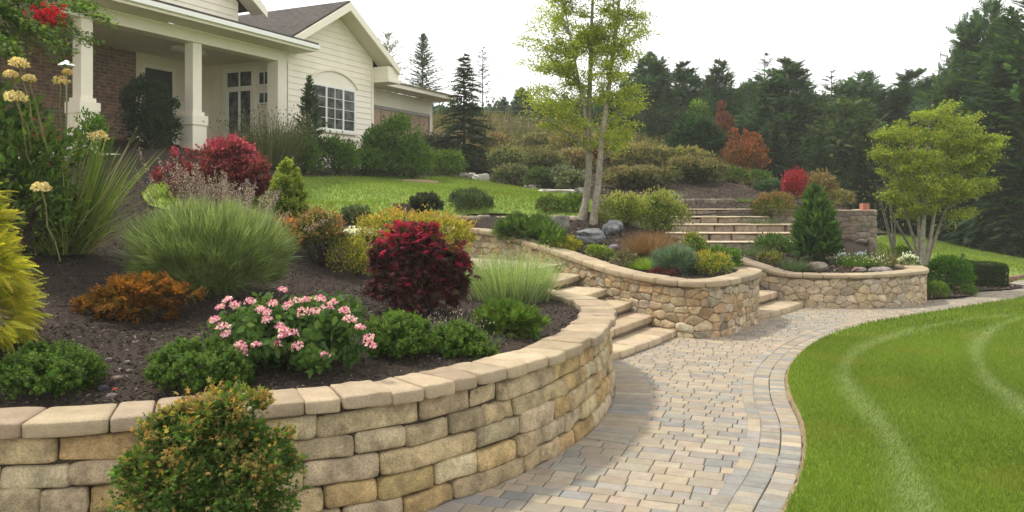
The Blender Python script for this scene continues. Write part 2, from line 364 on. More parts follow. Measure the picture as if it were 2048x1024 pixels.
# mortared fieldstone walls
def clip_half(poly, p, nv):
    out = []; m = len(poly); d = [(q[0] - p[0]) * nv[0] + (q[1] - p[1]) * nv[1] for q in poly]
    for i in range(m):
        j = (i + 1) % m
        if d[i] <= 0: out.append(poly[i])
        if (d[i] < 0) != (d[j] < 0):
            t = d[i] / (d[i] - d[j]); out.append((poly[i][0] + t * (poly[j][0] - poly[i][0]), poly[i][1] + t * (poly[j][1] - poly[i][1])))
    return out
def fieldstone(A, rng, curve, h, zb, size, ratio, pal, amp=.012, s0=0., irregular=.38):
    """irregular stones over the face of a wall: h(s) = face height above zb(s)"""
    seeds = []; z = -size * .5; row = 0; hm = max(float(h(q)) for q in np.linspace(0, curve.len, 60)) + size
    while z < hm + size:
        s = s0 - size * 2 + (row % 2) * size * ratio * .5
        while s < curve.len + size * 2:
            seeds.append((s + rng.normal() * size * ratio * irregular * .6, z + rng.normal() * size * irregular * .55)); s += size * ratio * rng.uniform(.65, 1.4)
        z += size; row += 1
    S = np.array(seeds) / np.array([ratio, 1.])          # isotropic space
    for i in range(len(S)):
        c = S[i]; d2 = ((S - c) ** 2).sum(1); nb = np.argsort(d2)[1:14]
        R = size * 1.6; poly = [(c[0] - R, c[1] - R), (c[0] + R, c[1] - R), (c[0] + R, c[1] + R), (c[0] - R, c[1] + R)]
        for j in nb:
            m = (c + S[j]) / 2; poly = clip_half(poly, m, S[j] - c)
            if len(poly) < 3: break
        if len(poly) < 3: continue
        p = np.array(poly) * np.array([ratio, 1.]); cen = p.mean(0)
        if not (s0 < cen[0] < curve.len): continue
        hh = float(h(cen[0]))
        if cen[1] > hh + size * .2: continue
        p[:, 0] = np.clip(p[:, 0], s0, curve.len); p[:, 1] = np.clip(p[:, 1], -.03, hh + .02)
        for kk in (.86, .75):                              # round the corners
            a = p * kk + np.roll(p, -1, 0) * (1 - kk); b = p * (1 - kk) + np.roll(p, -1, 0) * kk
            p = np.stack([a, b], 1).reshape(-1, 2)
        cen = p.mean(0); e = p - cen; L = np.linalg.norm(e, axis=1, keepdims=True); k = len(p)
        L0 = np.maximum(L, 1e-6)
        bul = rng.uniform(.6, 1.3) * amp
        rings = [(cen + e * (1 - .001 / L0), -.008), (cen + e * np.maximum(.2, 1 - .0012 / L0), bul * .3), (cen + e * np.maximum(.15, 1 - .014 / L0), bul * .85), (cen + e * .5, bul)]
        V = []; ph = rng.uniform(0, 6, 3)
        for q, n in rings:
            nn = n + .004 * np.sin(q[:, 0] * 37 + ph[0]) + .004 * np.sin(q[:, 1] * 43 + ph[1])
            V.append(curve.map(q[:, 0], nn, q[:, 1] + zb))
        V.append(curve.map(cen[:1], np.array([bul * 1.05]), cen[1:2] + zb)); V = np.vstack(V); Fa = []
        for r_ in range(3):
            for t in range(k):
                t2 = (t + 1) % k; Fa.append((r_ * k + t, r_ * k + t2, (r_ + 1) * k + t2, (r_ + 1) * k + t))
        A.add(V, np.array(Fa), jit(rng, pal[rng.integers(len(pal))], .13))
        c2 = A.Cc[-1][0]; A.add(V[3 * k:], np.array([(t, (t + 1) % k, k) for t in range(k)]), c2)
FIELD = [(.50, .37, .22), (.54, .42, .27), (.47, .36, .23), (.44, .38, .28), (.50, .35, .20), (.56, .45, .30), (.46, .385, .28)]
FIELD2 = [(.53, .42, .28), (.56, .45, .31), (.51, .41, .29), (.54, .42, .265), (.50, .42, .32)]
FIELD3 = [(.28, .22, .17), (.32, .26, .20), (.25, .20, .16), (.30, .25, .21)]
def field_wall(label, curve, cap_t, size, ratio, pal, zb=-.02, cap_len=(.24, .42), cap_n=(-.26, .05), mortar=(.23, .178, .115), cap=True, irregular=.38, caps=CAPS):
    ww = thing('retaining_wall', label, 'retaining wall', (float(curve.p[len(curve.p) // 2][0]), float(curve.p[len(curve.p) // 2][1]), 0))
    r = rng_of(label); A = Acc(); top = lambda q: np.interp(q, curve.s, curve.p[:, 2]) - cap_t
    fieldstone(A, r, curve, lambda q: float(top(q)) - zb, zb, size, ratio, pal, irregular=irregular)
    ribbon(A, curve, -.004, zb - .1, top, mortar)
    child(A.build('stone_face', M_FIELD, None, True), ww)
    if cap:
        A = Acc(); blocks(A, r, curve, 0, curve.len, -cap_t, 0, cap_len, cap_n[0], cap_n[1], .022, .0015, caps, .003, ztop=True, amt=.05)
        child(A.build('coping', M_CAP, None, True), ww)
    return ww
field_wall('tan fieldstone wall bulging out between the two stairways, its coping sweeping down', MW, .085, .10, 1.75, FIELD, irregular=.27)
field_wall('low rounded fieldstone wall holding the bed with the multi stemmed tree', RW, .07, .115, 1.6, FIELD2, irregular=.42)
field_wall('tall brown stone wall with square end behind the dark conifer', TW, .03, .12, 2.0, FIELD3, .35, (.5, .9), (-.25, .02), (.16, .13, .1), True, .3, [(.36, .29, .22)])

# ---------------------------------------------------------------- steps
def slab(A, rng, l0, l1, depth_v, zt, th, pal, seg=(.28, .5), r=.018, rough=.002, gap=.004, over=.02):
    """row of slabs whose front edge runs l0 -> l1; depth_v = direction and depth going up the stair"""
    l0 = np.array(l0, float); l1 = np.array(l1, float); d = l1 - l0; L = np.linalg.norm(d); d /= L; dv = np.array(depth_v, float); s = 0
    while s < L - .02:
        w_ = rng.uniform(*seg); w_ = L - s if s + w_ > L - .15 else w_
        hy = np.linalg.norm(dv); b = rbox(rng, ((w_ - gap) / 2, hy / 2, th / 2), r, rough); yy = b[:, 1] / hy + .5
        xy = l0 + d * (s + w_ / 2 + b[:, :1]) + dv * yy[:, None]
        bow = .05 * (1 - ((s + w_ / 2 + b[:, 0]) / L * 2 - 1) ** 2)
        nrm_ = np.array([d[1], -d[0]]); xy = xy + nrm_ * bow[:, None] * (1 if nrm_ @ dv < 0 else -1)
        f = CF if np.cross(d, dv) > 0 else CF[:, ::-1]
        A.add(np.c_[xy, zt - th / 2 + b[:, 2]], f, jit(rng, pal[rng.integers(len(pal))], .05)); s += w_
def riser(A, l0, l1, dv, z0, z1, col, back=.05):
    l0 = np.array(l0, float) + np.array(dv) * back; l1 = np.array(l1, float) + np.array(dv) * back
    A.add([(*l0, z0), (*l1, z0), (*l1, z1), (*l0, z1)], np.array([[0, 1, 2, 3]]), col)
TREAD = [(.43, .345, .235), (.405, .32, .215), (.45, .365, .25)]
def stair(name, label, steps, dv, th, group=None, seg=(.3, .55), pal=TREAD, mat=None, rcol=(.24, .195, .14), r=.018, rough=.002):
    t = thing(name, label, 'stairs', (steps[0][0][0], steps[0][0][1], 0)); rr = rng_of(label); pz = 0
    for l0, l1, z in steps:
        A = Acc(); slab(A, rr, l0, l1, dv, z, th, pal, seg, r, rough); riser(A, l0, l1, dv, pz - .05, z - th + .01, rcol)
        o = child(A.build('step', mat or M_CAP, None, True), t); pz = z
    return t
# left flight, rising behind the front wall
up = np.array([-.45, .36])
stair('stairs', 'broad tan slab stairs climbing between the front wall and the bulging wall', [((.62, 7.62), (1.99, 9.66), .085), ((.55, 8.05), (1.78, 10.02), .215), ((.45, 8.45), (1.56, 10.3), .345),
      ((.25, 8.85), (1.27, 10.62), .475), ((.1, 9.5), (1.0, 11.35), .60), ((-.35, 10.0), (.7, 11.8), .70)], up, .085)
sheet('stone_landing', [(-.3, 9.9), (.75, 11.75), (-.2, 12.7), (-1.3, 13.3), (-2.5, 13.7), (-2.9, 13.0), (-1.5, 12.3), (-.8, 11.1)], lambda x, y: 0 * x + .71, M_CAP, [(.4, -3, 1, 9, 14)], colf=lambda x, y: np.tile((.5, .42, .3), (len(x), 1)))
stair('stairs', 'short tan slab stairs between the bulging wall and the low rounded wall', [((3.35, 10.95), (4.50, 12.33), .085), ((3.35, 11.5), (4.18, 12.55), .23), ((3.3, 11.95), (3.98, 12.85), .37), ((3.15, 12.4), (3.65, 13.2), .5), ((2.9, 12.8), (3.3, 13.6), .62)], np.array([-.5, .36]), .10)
STEP2 = [(.40, .325, .25), (.44, .36, .28), (.37, .30, .235)]
us = thing('stairs', 'wide upper flight of rough brown stone steps below the mulch slope', 'stairs', (4.6, 15.8, .6)); rr = rng_of('upper')
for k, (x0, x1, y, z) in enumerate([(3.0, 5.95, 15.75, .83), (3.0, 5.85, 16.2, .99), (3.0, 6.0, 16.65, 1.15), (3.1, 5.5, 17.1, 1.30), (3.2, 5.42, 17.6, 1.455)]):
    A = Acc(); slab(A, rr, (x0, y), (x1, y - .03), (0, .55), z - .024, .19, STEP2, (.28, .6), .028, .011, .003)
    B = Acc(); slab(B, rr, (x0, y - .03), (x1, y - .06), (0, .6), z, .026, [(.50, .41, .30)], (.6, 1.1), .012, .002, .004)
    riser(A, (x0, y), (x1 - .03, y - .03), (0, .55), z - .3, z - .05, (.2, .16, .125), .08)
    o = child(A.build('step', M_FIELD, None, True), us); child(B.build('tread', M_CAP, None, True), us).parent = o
    bpy.data.objects[o.name].children[0].location = (0, 0, 0)
Eg = Curve([(2.9, 18.6, 0), (3.6, 18.35, 0), (4.3, 18.25, 0), (4.9, 18.3, 0), (5.2, 18.7, 0)])
A = Acc(); rr = rng_of('edge1'); blocks(A, rr, Eg, 0, Eg.len, 1.40, 1.68, (.1, .16), -.15, .02, .03, .004, [(.25, .2, .16), (.28, .225, .18), (.22, .18, .15)], .004)
tag(A.build('stone_edging', M_FIELD, None, True), 'low curved edging of narrow upright stones above the upper flight', 'edging')
Eg = Curve([(-1.75, 13.95, 0), (-1.2, 14.1, 0), (-.5, 14.22, 0), (.2, 14.25, 0), (.8, 14.15, 0), (1.35, 13.98, 0)])
A = Acc(); rr = rng_of('edge2')
blocks(A, rr, Eg, 0, Eg.len, 1.10, 1.26, (.2, .5), -.2, .02, .05, .012, FIELD3, .004); blocks(A, rr, Eg, .1, Eg.len - .1, 1.25, 1.37, (.25, .6), -.25, .03, .045, .012, [(.4, .33, .25), (.36, .3, .23)], .004)
tag(A.build('stone_edging', M_FIELD, None, True), 'rough low stone edging between the upper lawn and the double trunk tree bed', 'edging')

# ---------------------------------------------------------------- paved path
rng = rng_of('pave')
PAL = np.array([(.305, .255, .190), (.318, .272, .206), (.280, .242, .193), (.252, .232, .200), (.222, .218, .201), (.288, .252, .203)])
def pcol(x, y):
    d = np.interp(y, LE.p[:, 1], LE.p[:, 0]) - x
    g = .25 + .35 * (y < 5.4) + .25 * (d < .5) * (y < 9) + .2 * math.sin(x * 1.3 + y * .9) - .25 * (6.5 < y < 9.5) * (d > .6)
    g = min(max(g, .08), .8)
    pr = np.array([.30, .22, .22, .0, .0, .26]) * (1 - g) + np.array([.05, .02, .1, .45, .33, .05]) * g
    return jit(rng, PAL[rng.choice(6, p=pr / pr.sum())], .07, .015)
def paver(A, q, z, col, ch=.006, gap=.0035):
    q = np.asarray(q, float); c = q.mean(0); e = q - c; L = np.linalg.norm(e, axis=1, keepdims=True)
    a = c + e * (1 - gap / L); b = c + e * (1 - (gap + ch) / L)
    dz = rng.normal() * .0008
    V = np.vstack([np.c_[a, np.full(4, z - .02)], np.c_[a, np.full(4, z - ch * .7 + dz)], np.c_[b, np.full(4, z + dz)]])
    A.add(V, np.array([[0, 1, 5, 4], [1, 2, 6, 5], [2, 3, 7, 6], [3, 0, 4, 7], [4, 5, 9, 8], [5, 6, 10, 9], [6, 7, 11, 10], [7, 4, 8, 11], [8, 9, 10, 11]]), col)
A = Acc(); ang = math.radians(-19); ex = np.array([math.cos(ang), math.sin(ang)]); ey = np.array([-ex[1], ex[0]])
le_xy = LE.p[:, :2]; le_y = LE.p[:, 1]
FAR = [(6.9, 13.3), (7.55, 13.5), (8.3, 14.35), (9.2, 14.75), (9.7, 15.7), (10.3, 16.4), (12, 17.5), (16, 19.3)]
fx = np.array([p[0] for p in FAR]); fy = np.array([p[1] for p in FAR])
hull = np.vstack([[(-9, 2.0)], FW.offset(-.1), [(0, 10.5), (1.2, 11.)], MW.offset(-.08)[-30:], [(3.4, 12.5)], RW.offset(-.06)[6:], FAR, le_xy[::-1][::4], [(-9, -4)]])
r0 = -4.
while r0 < 22:
    rh = rng.choice([.085, .11, .12, .14]); s = -12 + rng.uniform(0, .3)
    Ls = rng.choice([.10, .14, .17, .21], 220, p=[.2, .3, .3, .2]); ss = s + np.r_[0, np.cumsum(Ls)[:-1]]
    cc = np.outer(ss + Ls / 2, ex) + ey * (r0 + rh / 2)
    ok = (cc[:, 1] > 0) & in_poly(cc[:, 0], cc[:, 1], hull) & ((np.interp(cc[:, 1], le_y, le_xy[:, 0]) - cc[:, 0] > .22) | (cc[:, 1] > 8))
    for s, L, c in zip(ss[ok], Ls[ok], cc[ok]):
        q = [ex * s + ey * r0, ex * (s + L) + ey * r0, ex * (s + L) + ey * (r0 + rh), ex * s + ey * (r0 + rh)]
        paver(A, q, 0., pcol(*c))
    r0 += rh
def band(curve, n0, n1, L, s0, s1, z):
    s = s0
    while s < s1:
        l = L * rng.uniform(.85, 1.15); qs = np.array([s, s + l, s + l, s]); m = curve.map(qs, np.array([n0, n0, n1, n1]), 0 * qs)
        paver(A, m[::-1, :2] if n1 < n0 else m[:, :2], z, pcol(*m[:, :2].mean(0)), .005, .003); s += l
# LE's outward normal (right of travel) points into the lawn, so the path lies at negative offsets
band(LE, -.155, -.02, .095, 3, LE.len, .005); band(LE, -.29, -.158, .095, 3, LE.len, .005); band(LE, -.385, -.293, .17, 3, LE.len, .005)
band(FW, .35, .04, .10, 8.3, FW.len - .5, .006)
tag(A.build('path', M_PAVER), 'winding path of tan and grey concrete pavers', 'path', None, 'structure')
sheet('path_bed', hull, lambda x, y: 0 * x - .014, M_DIRT, [(.8, -9, 16, -4, 20)])
# soil edge and front lawn
q = np.arange(2, LE.len, .06); A = Acc(); rr = rng_of('soil'); k = len(q); i = np.arange(k - 1)
A.add(np.vstack([LE.map(q, -.022 + rr.normal(size=k) * .006, 0 * q + .004), LE.map(q, -.005 + 0 * q, 0 * q + .028), LE.map(q, .09 + 0 * q, 0 * q + .03)]),
      np.vstack([np.stack([i, i + 1, i + 1 + k, i + k], 1), np.stack([i + k, i + 1 + k, i + 1 + 2 * k, i + 2 * k], 1)]), (.3, .2, .1))
tag(A.build('soil_edge', M_DIRT), None, None, None, 'structure')
le_in = LE.offset(.008, .15)
LAWN = np.vstack([le_in, [(40, 24), (40, -6)]])
sheet('front_lawn', LAWN, lambda x, y: .032 + 0 * x, M_GRASS, [(.4, 0, 14, 1, 15), (3, 0, 40, -6, 24)])
# right-hand planting bed beside the low wall
BED = np.array([(6.6, 12.95), (6.95, 13.2), (7.55, 13.4), (7.95, 13.75), (8.3, 14.3), (9.2, 14.7), (9.65, 15.0), (9.75, 15.7), (9.3, 16.1), (8.2, 16.0), (7.2, 15.8), (6.7, 15.2), (6.7, 14.2)])
sheet('planting_bed', BED, lambda x, y: np.maximum(G(x, y), -.03) + .06, M_MULCH, [(.2, 6, 10, 12, 17)], noise=.01)
Eb = Curve([(9.9, 16.0, 0), (10.4, 16.55, 0), (12, 17.6, 0), (16, 19.4, 0)]); A = Acc(); rr = rng_of('brickedge')
blocks(A, rr, Eb, 0, Eb.len, -.03, .075, (.2, .22), -.1, 0., .008, .001, [(.27, .17, .12), (.31, .2, .14)], .004)
tag(A.build('brick_edging', M_FIELD, None, True), 'low brown brick edging between the far path and the right lawn', 'edging')
# upper lawn
ul = [hit(u, v)[:2] for u, v in [(520, 475), (600, 440), (700, 436), (790, 436)]] + [(-2.6, 13.4), (-1.8, 14.25), (-1.0, 14.36), (0, 14.48), (1.3, 14.3)] + [hit(u, v)[:2] for u, v in [(1185, 405), (1140, 393), (1060, 381), (985, 367), (920, 358), (880, 356), (700, 357), (600, 358), (520, 362), (420, 358), (330, 372), (285, 400), (330, 425), (430, 450)]]
UL = smooth_curve(ul + ul[:1], .3)[:-1]
sheet('upper_lawn', UL, H, M_GRASS_FAR, [(.3, -8, 3, 8, 26)], lift=.035)
# ---------------------------------------------------------------- hill behind
HB = [(-60, 23), (-12, 23), (-6, 24.5), (-2, 25), (1.5, 23.5), (4.2, 22.6), (6.5, 21.8), (7.6, 20.6), (9, 21.2), (11.4, 24.6), (13.9, 29), (20, 36), (30, 44), (58, 68), (-58, 68)]
sheet('hillside', HB, H, M_SOIL, [(.6, -10, 15, 17, 36), (3., -58, 58, 17, 68)], lift=.015, noise=.015)

# ---------------------------------------------------------------- house
class MB(Acc):
    def box(s, x0, x1, y0, y1, z0, z1, col=(.5, .5, .5), mi=0):
        V = [(x, y, z) for x in (x0, x1) for y in (y0, y1) for z in (z0, z1)]
        s.add(V, np.array([[0, 1, 3, 2], [4, 6, 7, 5], [0, 4, 5, 1], [2, 3, 7, 6], [0, 2, 6, 4], [1, 5, 7, 3]]), col, mi); return s
    def prism(s, poly, ax, a, b, col=(.5, .5, .5)):
        """extrude a 2-D polygon along axis ax (0 x, 1 y, 2 z) from a to b"""
        k = len(poly); V = []
        for t in (a, b):
            for p in poly:
                q = list(p); q.insert(ax, t); V.append(q)
        s.add(V, [list(range(k))[::-1], list(range(k, 2 * k))] + [[i, (i + 1) % k, k + (i + 1) % k, k + i] for i in range(k)], col); return s
M_SIDE = plain_mat('siding_paint', (.84, .775, .665), .6, 2., .06, .05); M_TRIM = plain_mat('trim_paint', (.80, .74, .62), .5, 2., .05, .03)
M_STUCCO = plain_mat('porch_paint', (.74, .665, .54), .75, 3., .07, .1); M_WHITE = plain_mat('white_paint', (.8, .8, .77), .4, 3., .04, .02)
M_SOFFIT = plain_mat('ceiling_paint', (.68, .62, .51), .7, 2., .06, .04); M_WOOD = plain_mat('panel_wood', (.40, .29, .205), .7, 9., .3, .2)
M_METAL = plain_mat('grey_metal', (.35, .34, .32), .4, 8., .1, .05, .5, .3); M_STEM = plain_mat('post_paint', (.22, .22, .2), .5)
def glass_mat():
    m, nt, b = mat_base('window_glass'); b.inputs['Base Color'].default_value = (.035, .042, .036, 1); b.inputs['Roughness'].default_value = .12
    b.inputs['Specular IOR Level'].default_value = .35; co = coords(nt); n = tex(nt, 'ShaderNodeTexNoise', Scale=5., Detail=4.); nt.links.new(co, n.inputs['Vector'])
    nt.links.new(ramp(nt, n.outputs[0], .4, .65, (.018, .02, .018), (.11, .115, .10)), b.inputs['Base Color']); return m
M_GLASS = glass_mat()
def brick_mat(name, c1, c2, cm, sc, bw, bh, axes, mortar=.012, zs=1., str_=.4):
    m, nt, b = mat_base(name); co = coords(nt); sp = nt.nodes.new('ShaderNodeSeparateXYZ'); nt.links.new(co, sp.inputs[0])
    cb = nt.nodes.new('ShaderNodeCombineXYZ'); nt.links.new(sp.outputs[axes[0]], cb.inputs[0])
    mu = nt.nodes.new('ShaderNodeMath'); mu.operation = 'MULTIPLY'; mu.inputs[1].default_value = zs
    nt.links.new(sp.outputs[axes[1]], mu.inputs[0]); nt.links.new(mu.outputs[0], cb.inputs[1])
    br = tex(nt, 'ShaderNodeTexBrick', Scale=sc); br.inputs['Color1'].default_value = (*c1, 1); br.inputs['Color2'].default_value = (*c2, 1)
    br.inputs['Mortar'].default_value = (*cm, 1); br.inputs['Brick Width'].default_value = bw; br.inputs['Row Height'].default_value = bh
    br.inputs['Mortar Size'].default_value = mortar; nt.links.new(cb.outputs[0], br.inputs['Vector'])
    n = tex(nt, 'ShaderNodeTexNoise', Scale=9., Detail=5.); nt.links.new(co, n.inputs['Vector'])
    c = mixc(nt, br.outputs['Color'], ramp(nt, n.outputs[0], .3, .7, (.6,) * 3, (1.2,) * 3), 1., 'MULTIPLY')
    nt.links.new(c, b.inputs['Base Color']); b.inputs['Roughness'].default_value = .9; b.inputs['Specular IOR Level'].default_value = .2
    iv = nt.nodes.new('ShaderNodeMath'); iv.operation = 'SUBTRACT'; iv.inputs[0].default_value = 1; nt.links.new(br.outputs['Fac'], iv.inputs[1])
    bump(nt, b, iv.outputs[0], str_, .01); return m
M_BRICK = brick_mat('porch_brick', (.27, .14, .095), (.19, .105, .07), (.26, .21, .165), 1., .22, .075, (0, 2))
M_SHG = brick_mat('shingle_gable', (.088, .076, .068), (.06, .053, .048), (.035, .03, .028), 1., .30, .12, (1, 2), .012, 1.9)
M_SHP = brick_mat('shingle_porch', (.12, .105, .095), (.085, .075, .07), (.04, .035, .03), 1., .30, .14, (0, 2), .012, 3.3)
M_SHW = brick_mat('shingle_wing', (.38, .27, .20), (.32, .225, .17), (.2, .14, .1), 1., .30, .14, (0, 2), .012, 4.)

hx, hy, hz = -5.317, 18.95, 2.5
HO = thing('house', 'cream sided bungalow with porch and gable at the top of the garden', 'house', (hx, hy, hz), math.atan2(.9, .437))
def part(name, A, m, par=None, smooth=False): return A.build(name, m, par or HO, smooth)
EZ, RZ, RX, SL = 2.83, 4.15, 1.695, .60                       # gable eave, ridge height, ridge x, slope
def gx(z):                                                    # wall outline limits at height z
    if z <= 2.75: return 0., 3.39
    d = max(0., (RZ - .14 - z) / SL); return max(0., RX - d), min(3.39, RX + d)
A = MB(); z = -.6; bh = .15
A.prism([(0, -.8), (3.39, -.8), (3.39, 2.75), (3.39, RZ - .14 - SL * 1.695), (RX, RZ - .14), (0, RZ - .14 - SL * 1.695), (0, 2.75)], 1, .0, .12)
while z < RZ - .2:
    a0, a1 = gx(z); b0, b1 = gx(z + bh)
    V = [(a0, -.022, z), (a1, -.022, z), (b1, -.006, z + bh), (b0, -.006, z + bh), (a0, .0, z), (a1, .0, z)]
    A.add(V, [[0, 1, 2, 3], [4, 5, 1, 0]]); z += bh
part('gable_wall', A, M_SIDE)
A = MB(); A.box(3.27, 3.40, .12, 7, -.8, 2.9); A.box(-.0, .12, 2.5, 7, -.8, 2.9); part('wall', A, M_SIDE)
A = MB(); A.box(3.30, 3.405, -.035, -.0235, -.8, 2.72); part('corner_board', A, M_TRIM)
# gable roof: two slopes with depth, rake boards, soffits
def slope(name, x_in, z_in, x_out, z_out, y0, y1, m, th=.05):
    A = MB(); A.prism([(x_in, z_in), (x_out, z_out), (x_out, z_out + th), (x_in, z_in + th)], 1, y0, y1); return part(name, A, m)
xe = 2.2
slope('roof', RX, RZ, RX - xe, RZ - SL * xe, -.52, 9, M_SHG); slope('roof', RX + .001, RZ, RX + xe, RZ - SL * xe, -.52, 9, M_SHG)
for sg in (-1, 1):
    A = MB(); x2 = RX + sg * (xe + .02)
    A.prism([(RX, RZ - .003), (x2, RZ - .003 - SL * (xe + .02)), (x2, RZ - SL * (xe + .02) - .19), (RX, RZ - .21)], 1, -.56, -.515); part('rake_board', A, M_TRIM)
    A = MB(); A.prism([(RX, RZ - .10), (x2, RZ - .10 - SL * (xe + .02)), (x2, RZ - SL * (xe + .02) - .13), (RX, RZ - .13)], 1, -.514, -.0); part('soffit', A, M_SOFFIT)
A = MB(); A.box(3.41, 3.93, -.50, .25, 2.46, 2.80); A.box(3.405, 3.98, -.53, .28, 2.38, 2.455); part('eave_return', A, M_TRIM)
A = MB(); A.box(3.905, 3.935, -.51, 9, 2.62, 2.82); part('fascia', A, M_TRIM)
# window with arched head
wi = MB(); wi.box(.80, 2.58, -.05, -.02, .92, .97).box(.80, .86, -.05, -.02, .97, 2.06).box(2.52, 2.58, -.05, -.02, .97, 2.06).box(.86, 2.52, -.05, -.02, 2.0, 2.06)
win = part('window', wi, M_WHITE)
sl = MB(); sl.box(.76, 2.62, -.09, -.023, .86, .918); part('sill', sl, M_TRIM, win)
gl = MB(); gl.box(.86, 2.52, -.028, -.024, .97, 2.0); part('pane', gl, M_GLASS, win)
mu = MB(); xs = [.86, 1.34, 1.40, 2.02, 2.08, 2.52]
for a, b in ((1.35, 1.40), (2.03, 2.08)): mu.box(a, b, -.055, -.029, .97, 2.0)
mu.box(1.711, 1.725, -.048, -.029, .97, 2.0)
for a, b in ((.86, 1.35), (1.40, 1.711), (1.725, 2.03), (2.08, 2.52)):
    for k in (1, 2, 3): mu.box(a, b, -.046, -.029, .97 + k * .2575 - .006, .97 + k * .2575 + .006)
part('muntins', mu, M_WHITE, win)
arc = [(.74 + 1.90 * t, 2.10 + .36 * (1 - (2 * t - 1) ** 2) ** .75) for t in np.linspace(0, 1, 25)]
A = MB(); A.prism([(2.62, 2.062), (.76, 2.062)] + [(x, z - .03) for x, z in arc], 1, -.032, -.0235); part('arch_panel', A, M_SIDE)
A = MB()
for (x0, z0), (x1, z1) in zip(arc[:-1], arc[1:]):
    A.prism([(x0, z0 - .03), (x1, z1 - .03), (x1, z1 + .025), (x0, z0 + .025)], 1, -.075, -.034)
part('arch_trim', A, M_TRIM)
A = MB(); A.box(0, 3.39, -.06, -.023, .70, .74); part('band_board', A, M_TRIM)
# porch
PL = -9.2
A = MB(); A.box(PL, .0, .0, .32, 2.40, 2.655); A.box(PL, .05, -.03, -.002, 2.60, 2.655); part('porch_beam', A, M_TRIM)
A = MB(); A.box(PL, -.002, .322, 2.5, 2.50, 2.56); part('porch_ceiling', A, M_SOFFIT)
A = MB(); A.box(PL, .30, -.58, -.032, 2.66, 2.69); part('soffit', A, M_SOFFIT)
A = MB(); A.box(PL, .32, -.63, -.582, 2.655, 2.80); part('fascia', A, M_TRIM)
A = MB(); A.box(PL, .34, -.70, -.632, 2.715, 2.81); part('gutter', A, M_WHITE)
A = MB(); A.prism([(-.66, 2.812), (4.0, 4.22), (4.0, 4.28), (-.66, 2.862)], 0, PL, .33); part('porch_roof', A, M_SHP)
A = MB(); A.box(PL, -.0, -.05, 2.5, -.12, 0.); A.box(PL, 0, -.1, -.051, -.9, 0.); part('porch_floor', A, M_STUCCO)
def column(x, y, w_=.115):
    A = MB(); A.box(x - w_, x + w_, y - w_, y + w_, .98, 2.398); c = part('column', A, M_TRIM)
    A = MB(); A.box(x - .185, x + .185, y - .185, y + .185, -.5, .68); part('pedestal', A, M_TRIM, c)
    A = MB(); A.box(x - .205, x + .205, y - .205, y + .205, .70, .90); A.box(x - .155, x + .155, y - .155, y + .155, .90, .98); A.box(x - .175, x + .175, y - .175, y + .175, .68, .70); part('cap', A, M_TRIM, c)
for x in (-2.66, -5.16, -7.8): column(x, .16)
A = MB(); A.box(-.33, -.03, -.005, .32, 0, 2.398); part('pilaster', A, M_TRIM)
A = MB(); A.box(-2.17, -.0, 2.5, 2.62, 0, 2.6); part('porch_wall', A, M_STUCCO)
A = MB(); A.box(PL, -2.172, 2.48, 2.64, 0, 2.6); part('brick_wall', A, M_BRICK)
A = MB(); A.box(-.03, .0, .32, 2.5, 0, 2.6); part('porch_wall', A, M_STUCCO)
A = MB(); A.box(-2.03, -1.96, 2.44, 2.498, 0, 2.27).box(-1.18, -1.11, 2.44, 2.498, 0, 2.27).box(-1.96, -1.18, 2.44, 2.498, 2.18, 2.27); d = part('door', A, M_TRIM)
A = MB(); A.box(-1.96, -1.18, 2.475, 2.497, 0, 2.18); part('door_panel', A, plain_mat('dark_door', (.03, .025, .02), .5), d)
A = MB(); A.box(-1.26, -1.23, 2.42, 2.474, .95, 1.02); part('handle', A, M_METAL, d)
# garden door with transom in the side wall (x = -.03 plane, facing the porch)
A = MB(); A.box(-.09, -.032, .93, 1.05, 0, 2.38).box(-.09, -.032, 1.86, 1.98, 0, 2.38).box(-.09, -.032, 1.05, 1.86, 2.27, 2.38).box(-.085, -.032, 1.05, 1.86, 1.80, 1.92).box(-.085, -.032, 1.05, 1.86, 0, .76); d = part('porch_window', A, M_TRIM)
A = MB(); A.box(-.05, -.034, 1.05, 1.86, 1.92, 2.27); A.box(-.05, -.034, 1.05, 1.86, .76, 1.80); part('pane', A, M_GLASS, d)
A = MB(); A.box(-.07, -.0505, 1.44, 1.48, 1.92, 2.27); A.box(-.07, -.0505, 1.43, 1.49, .76, 1.80); A.box(-.07, -.0505, 1.06, 1.10, .76, 1.80); A.box(-.07, -.0505, 1.81, 1.85, .76, 1.80); part('muntins', A, M_WHITE, d)
for z0, z1 in ((1.89, 2.26), (1.45, 1.76)):
    A = MB(); A.box(-.07, -.032, .47, .51, z0, z1).box(-.07, -.032, .83, .87, z0, z1).box(-.07, -.032, .51, .83, z0, z0 + .04).box(-.07, -.032, .51, .83, z1 - .04, z1); d = part('small_window', A, M_WHITE)
    A = MB(); A.box(-.045, -.034, .51, .83, z0 + .04, z1 - .04); part('pane', A, M_GLASS, d)
    A = MB(); A.box(-.062, -.046, .66, .68, z0 + .04, z1 - .04); part('muntins', A, M_WHITE, d)
A = MB(); A.box(-2.3, -1.55, 1.0, 1.22, 2.43, 2.499); A.box(-2.34, -1.51, .97, 1.25, 2.415, 2.43); part('ceiling_light', A, M_WHITE)
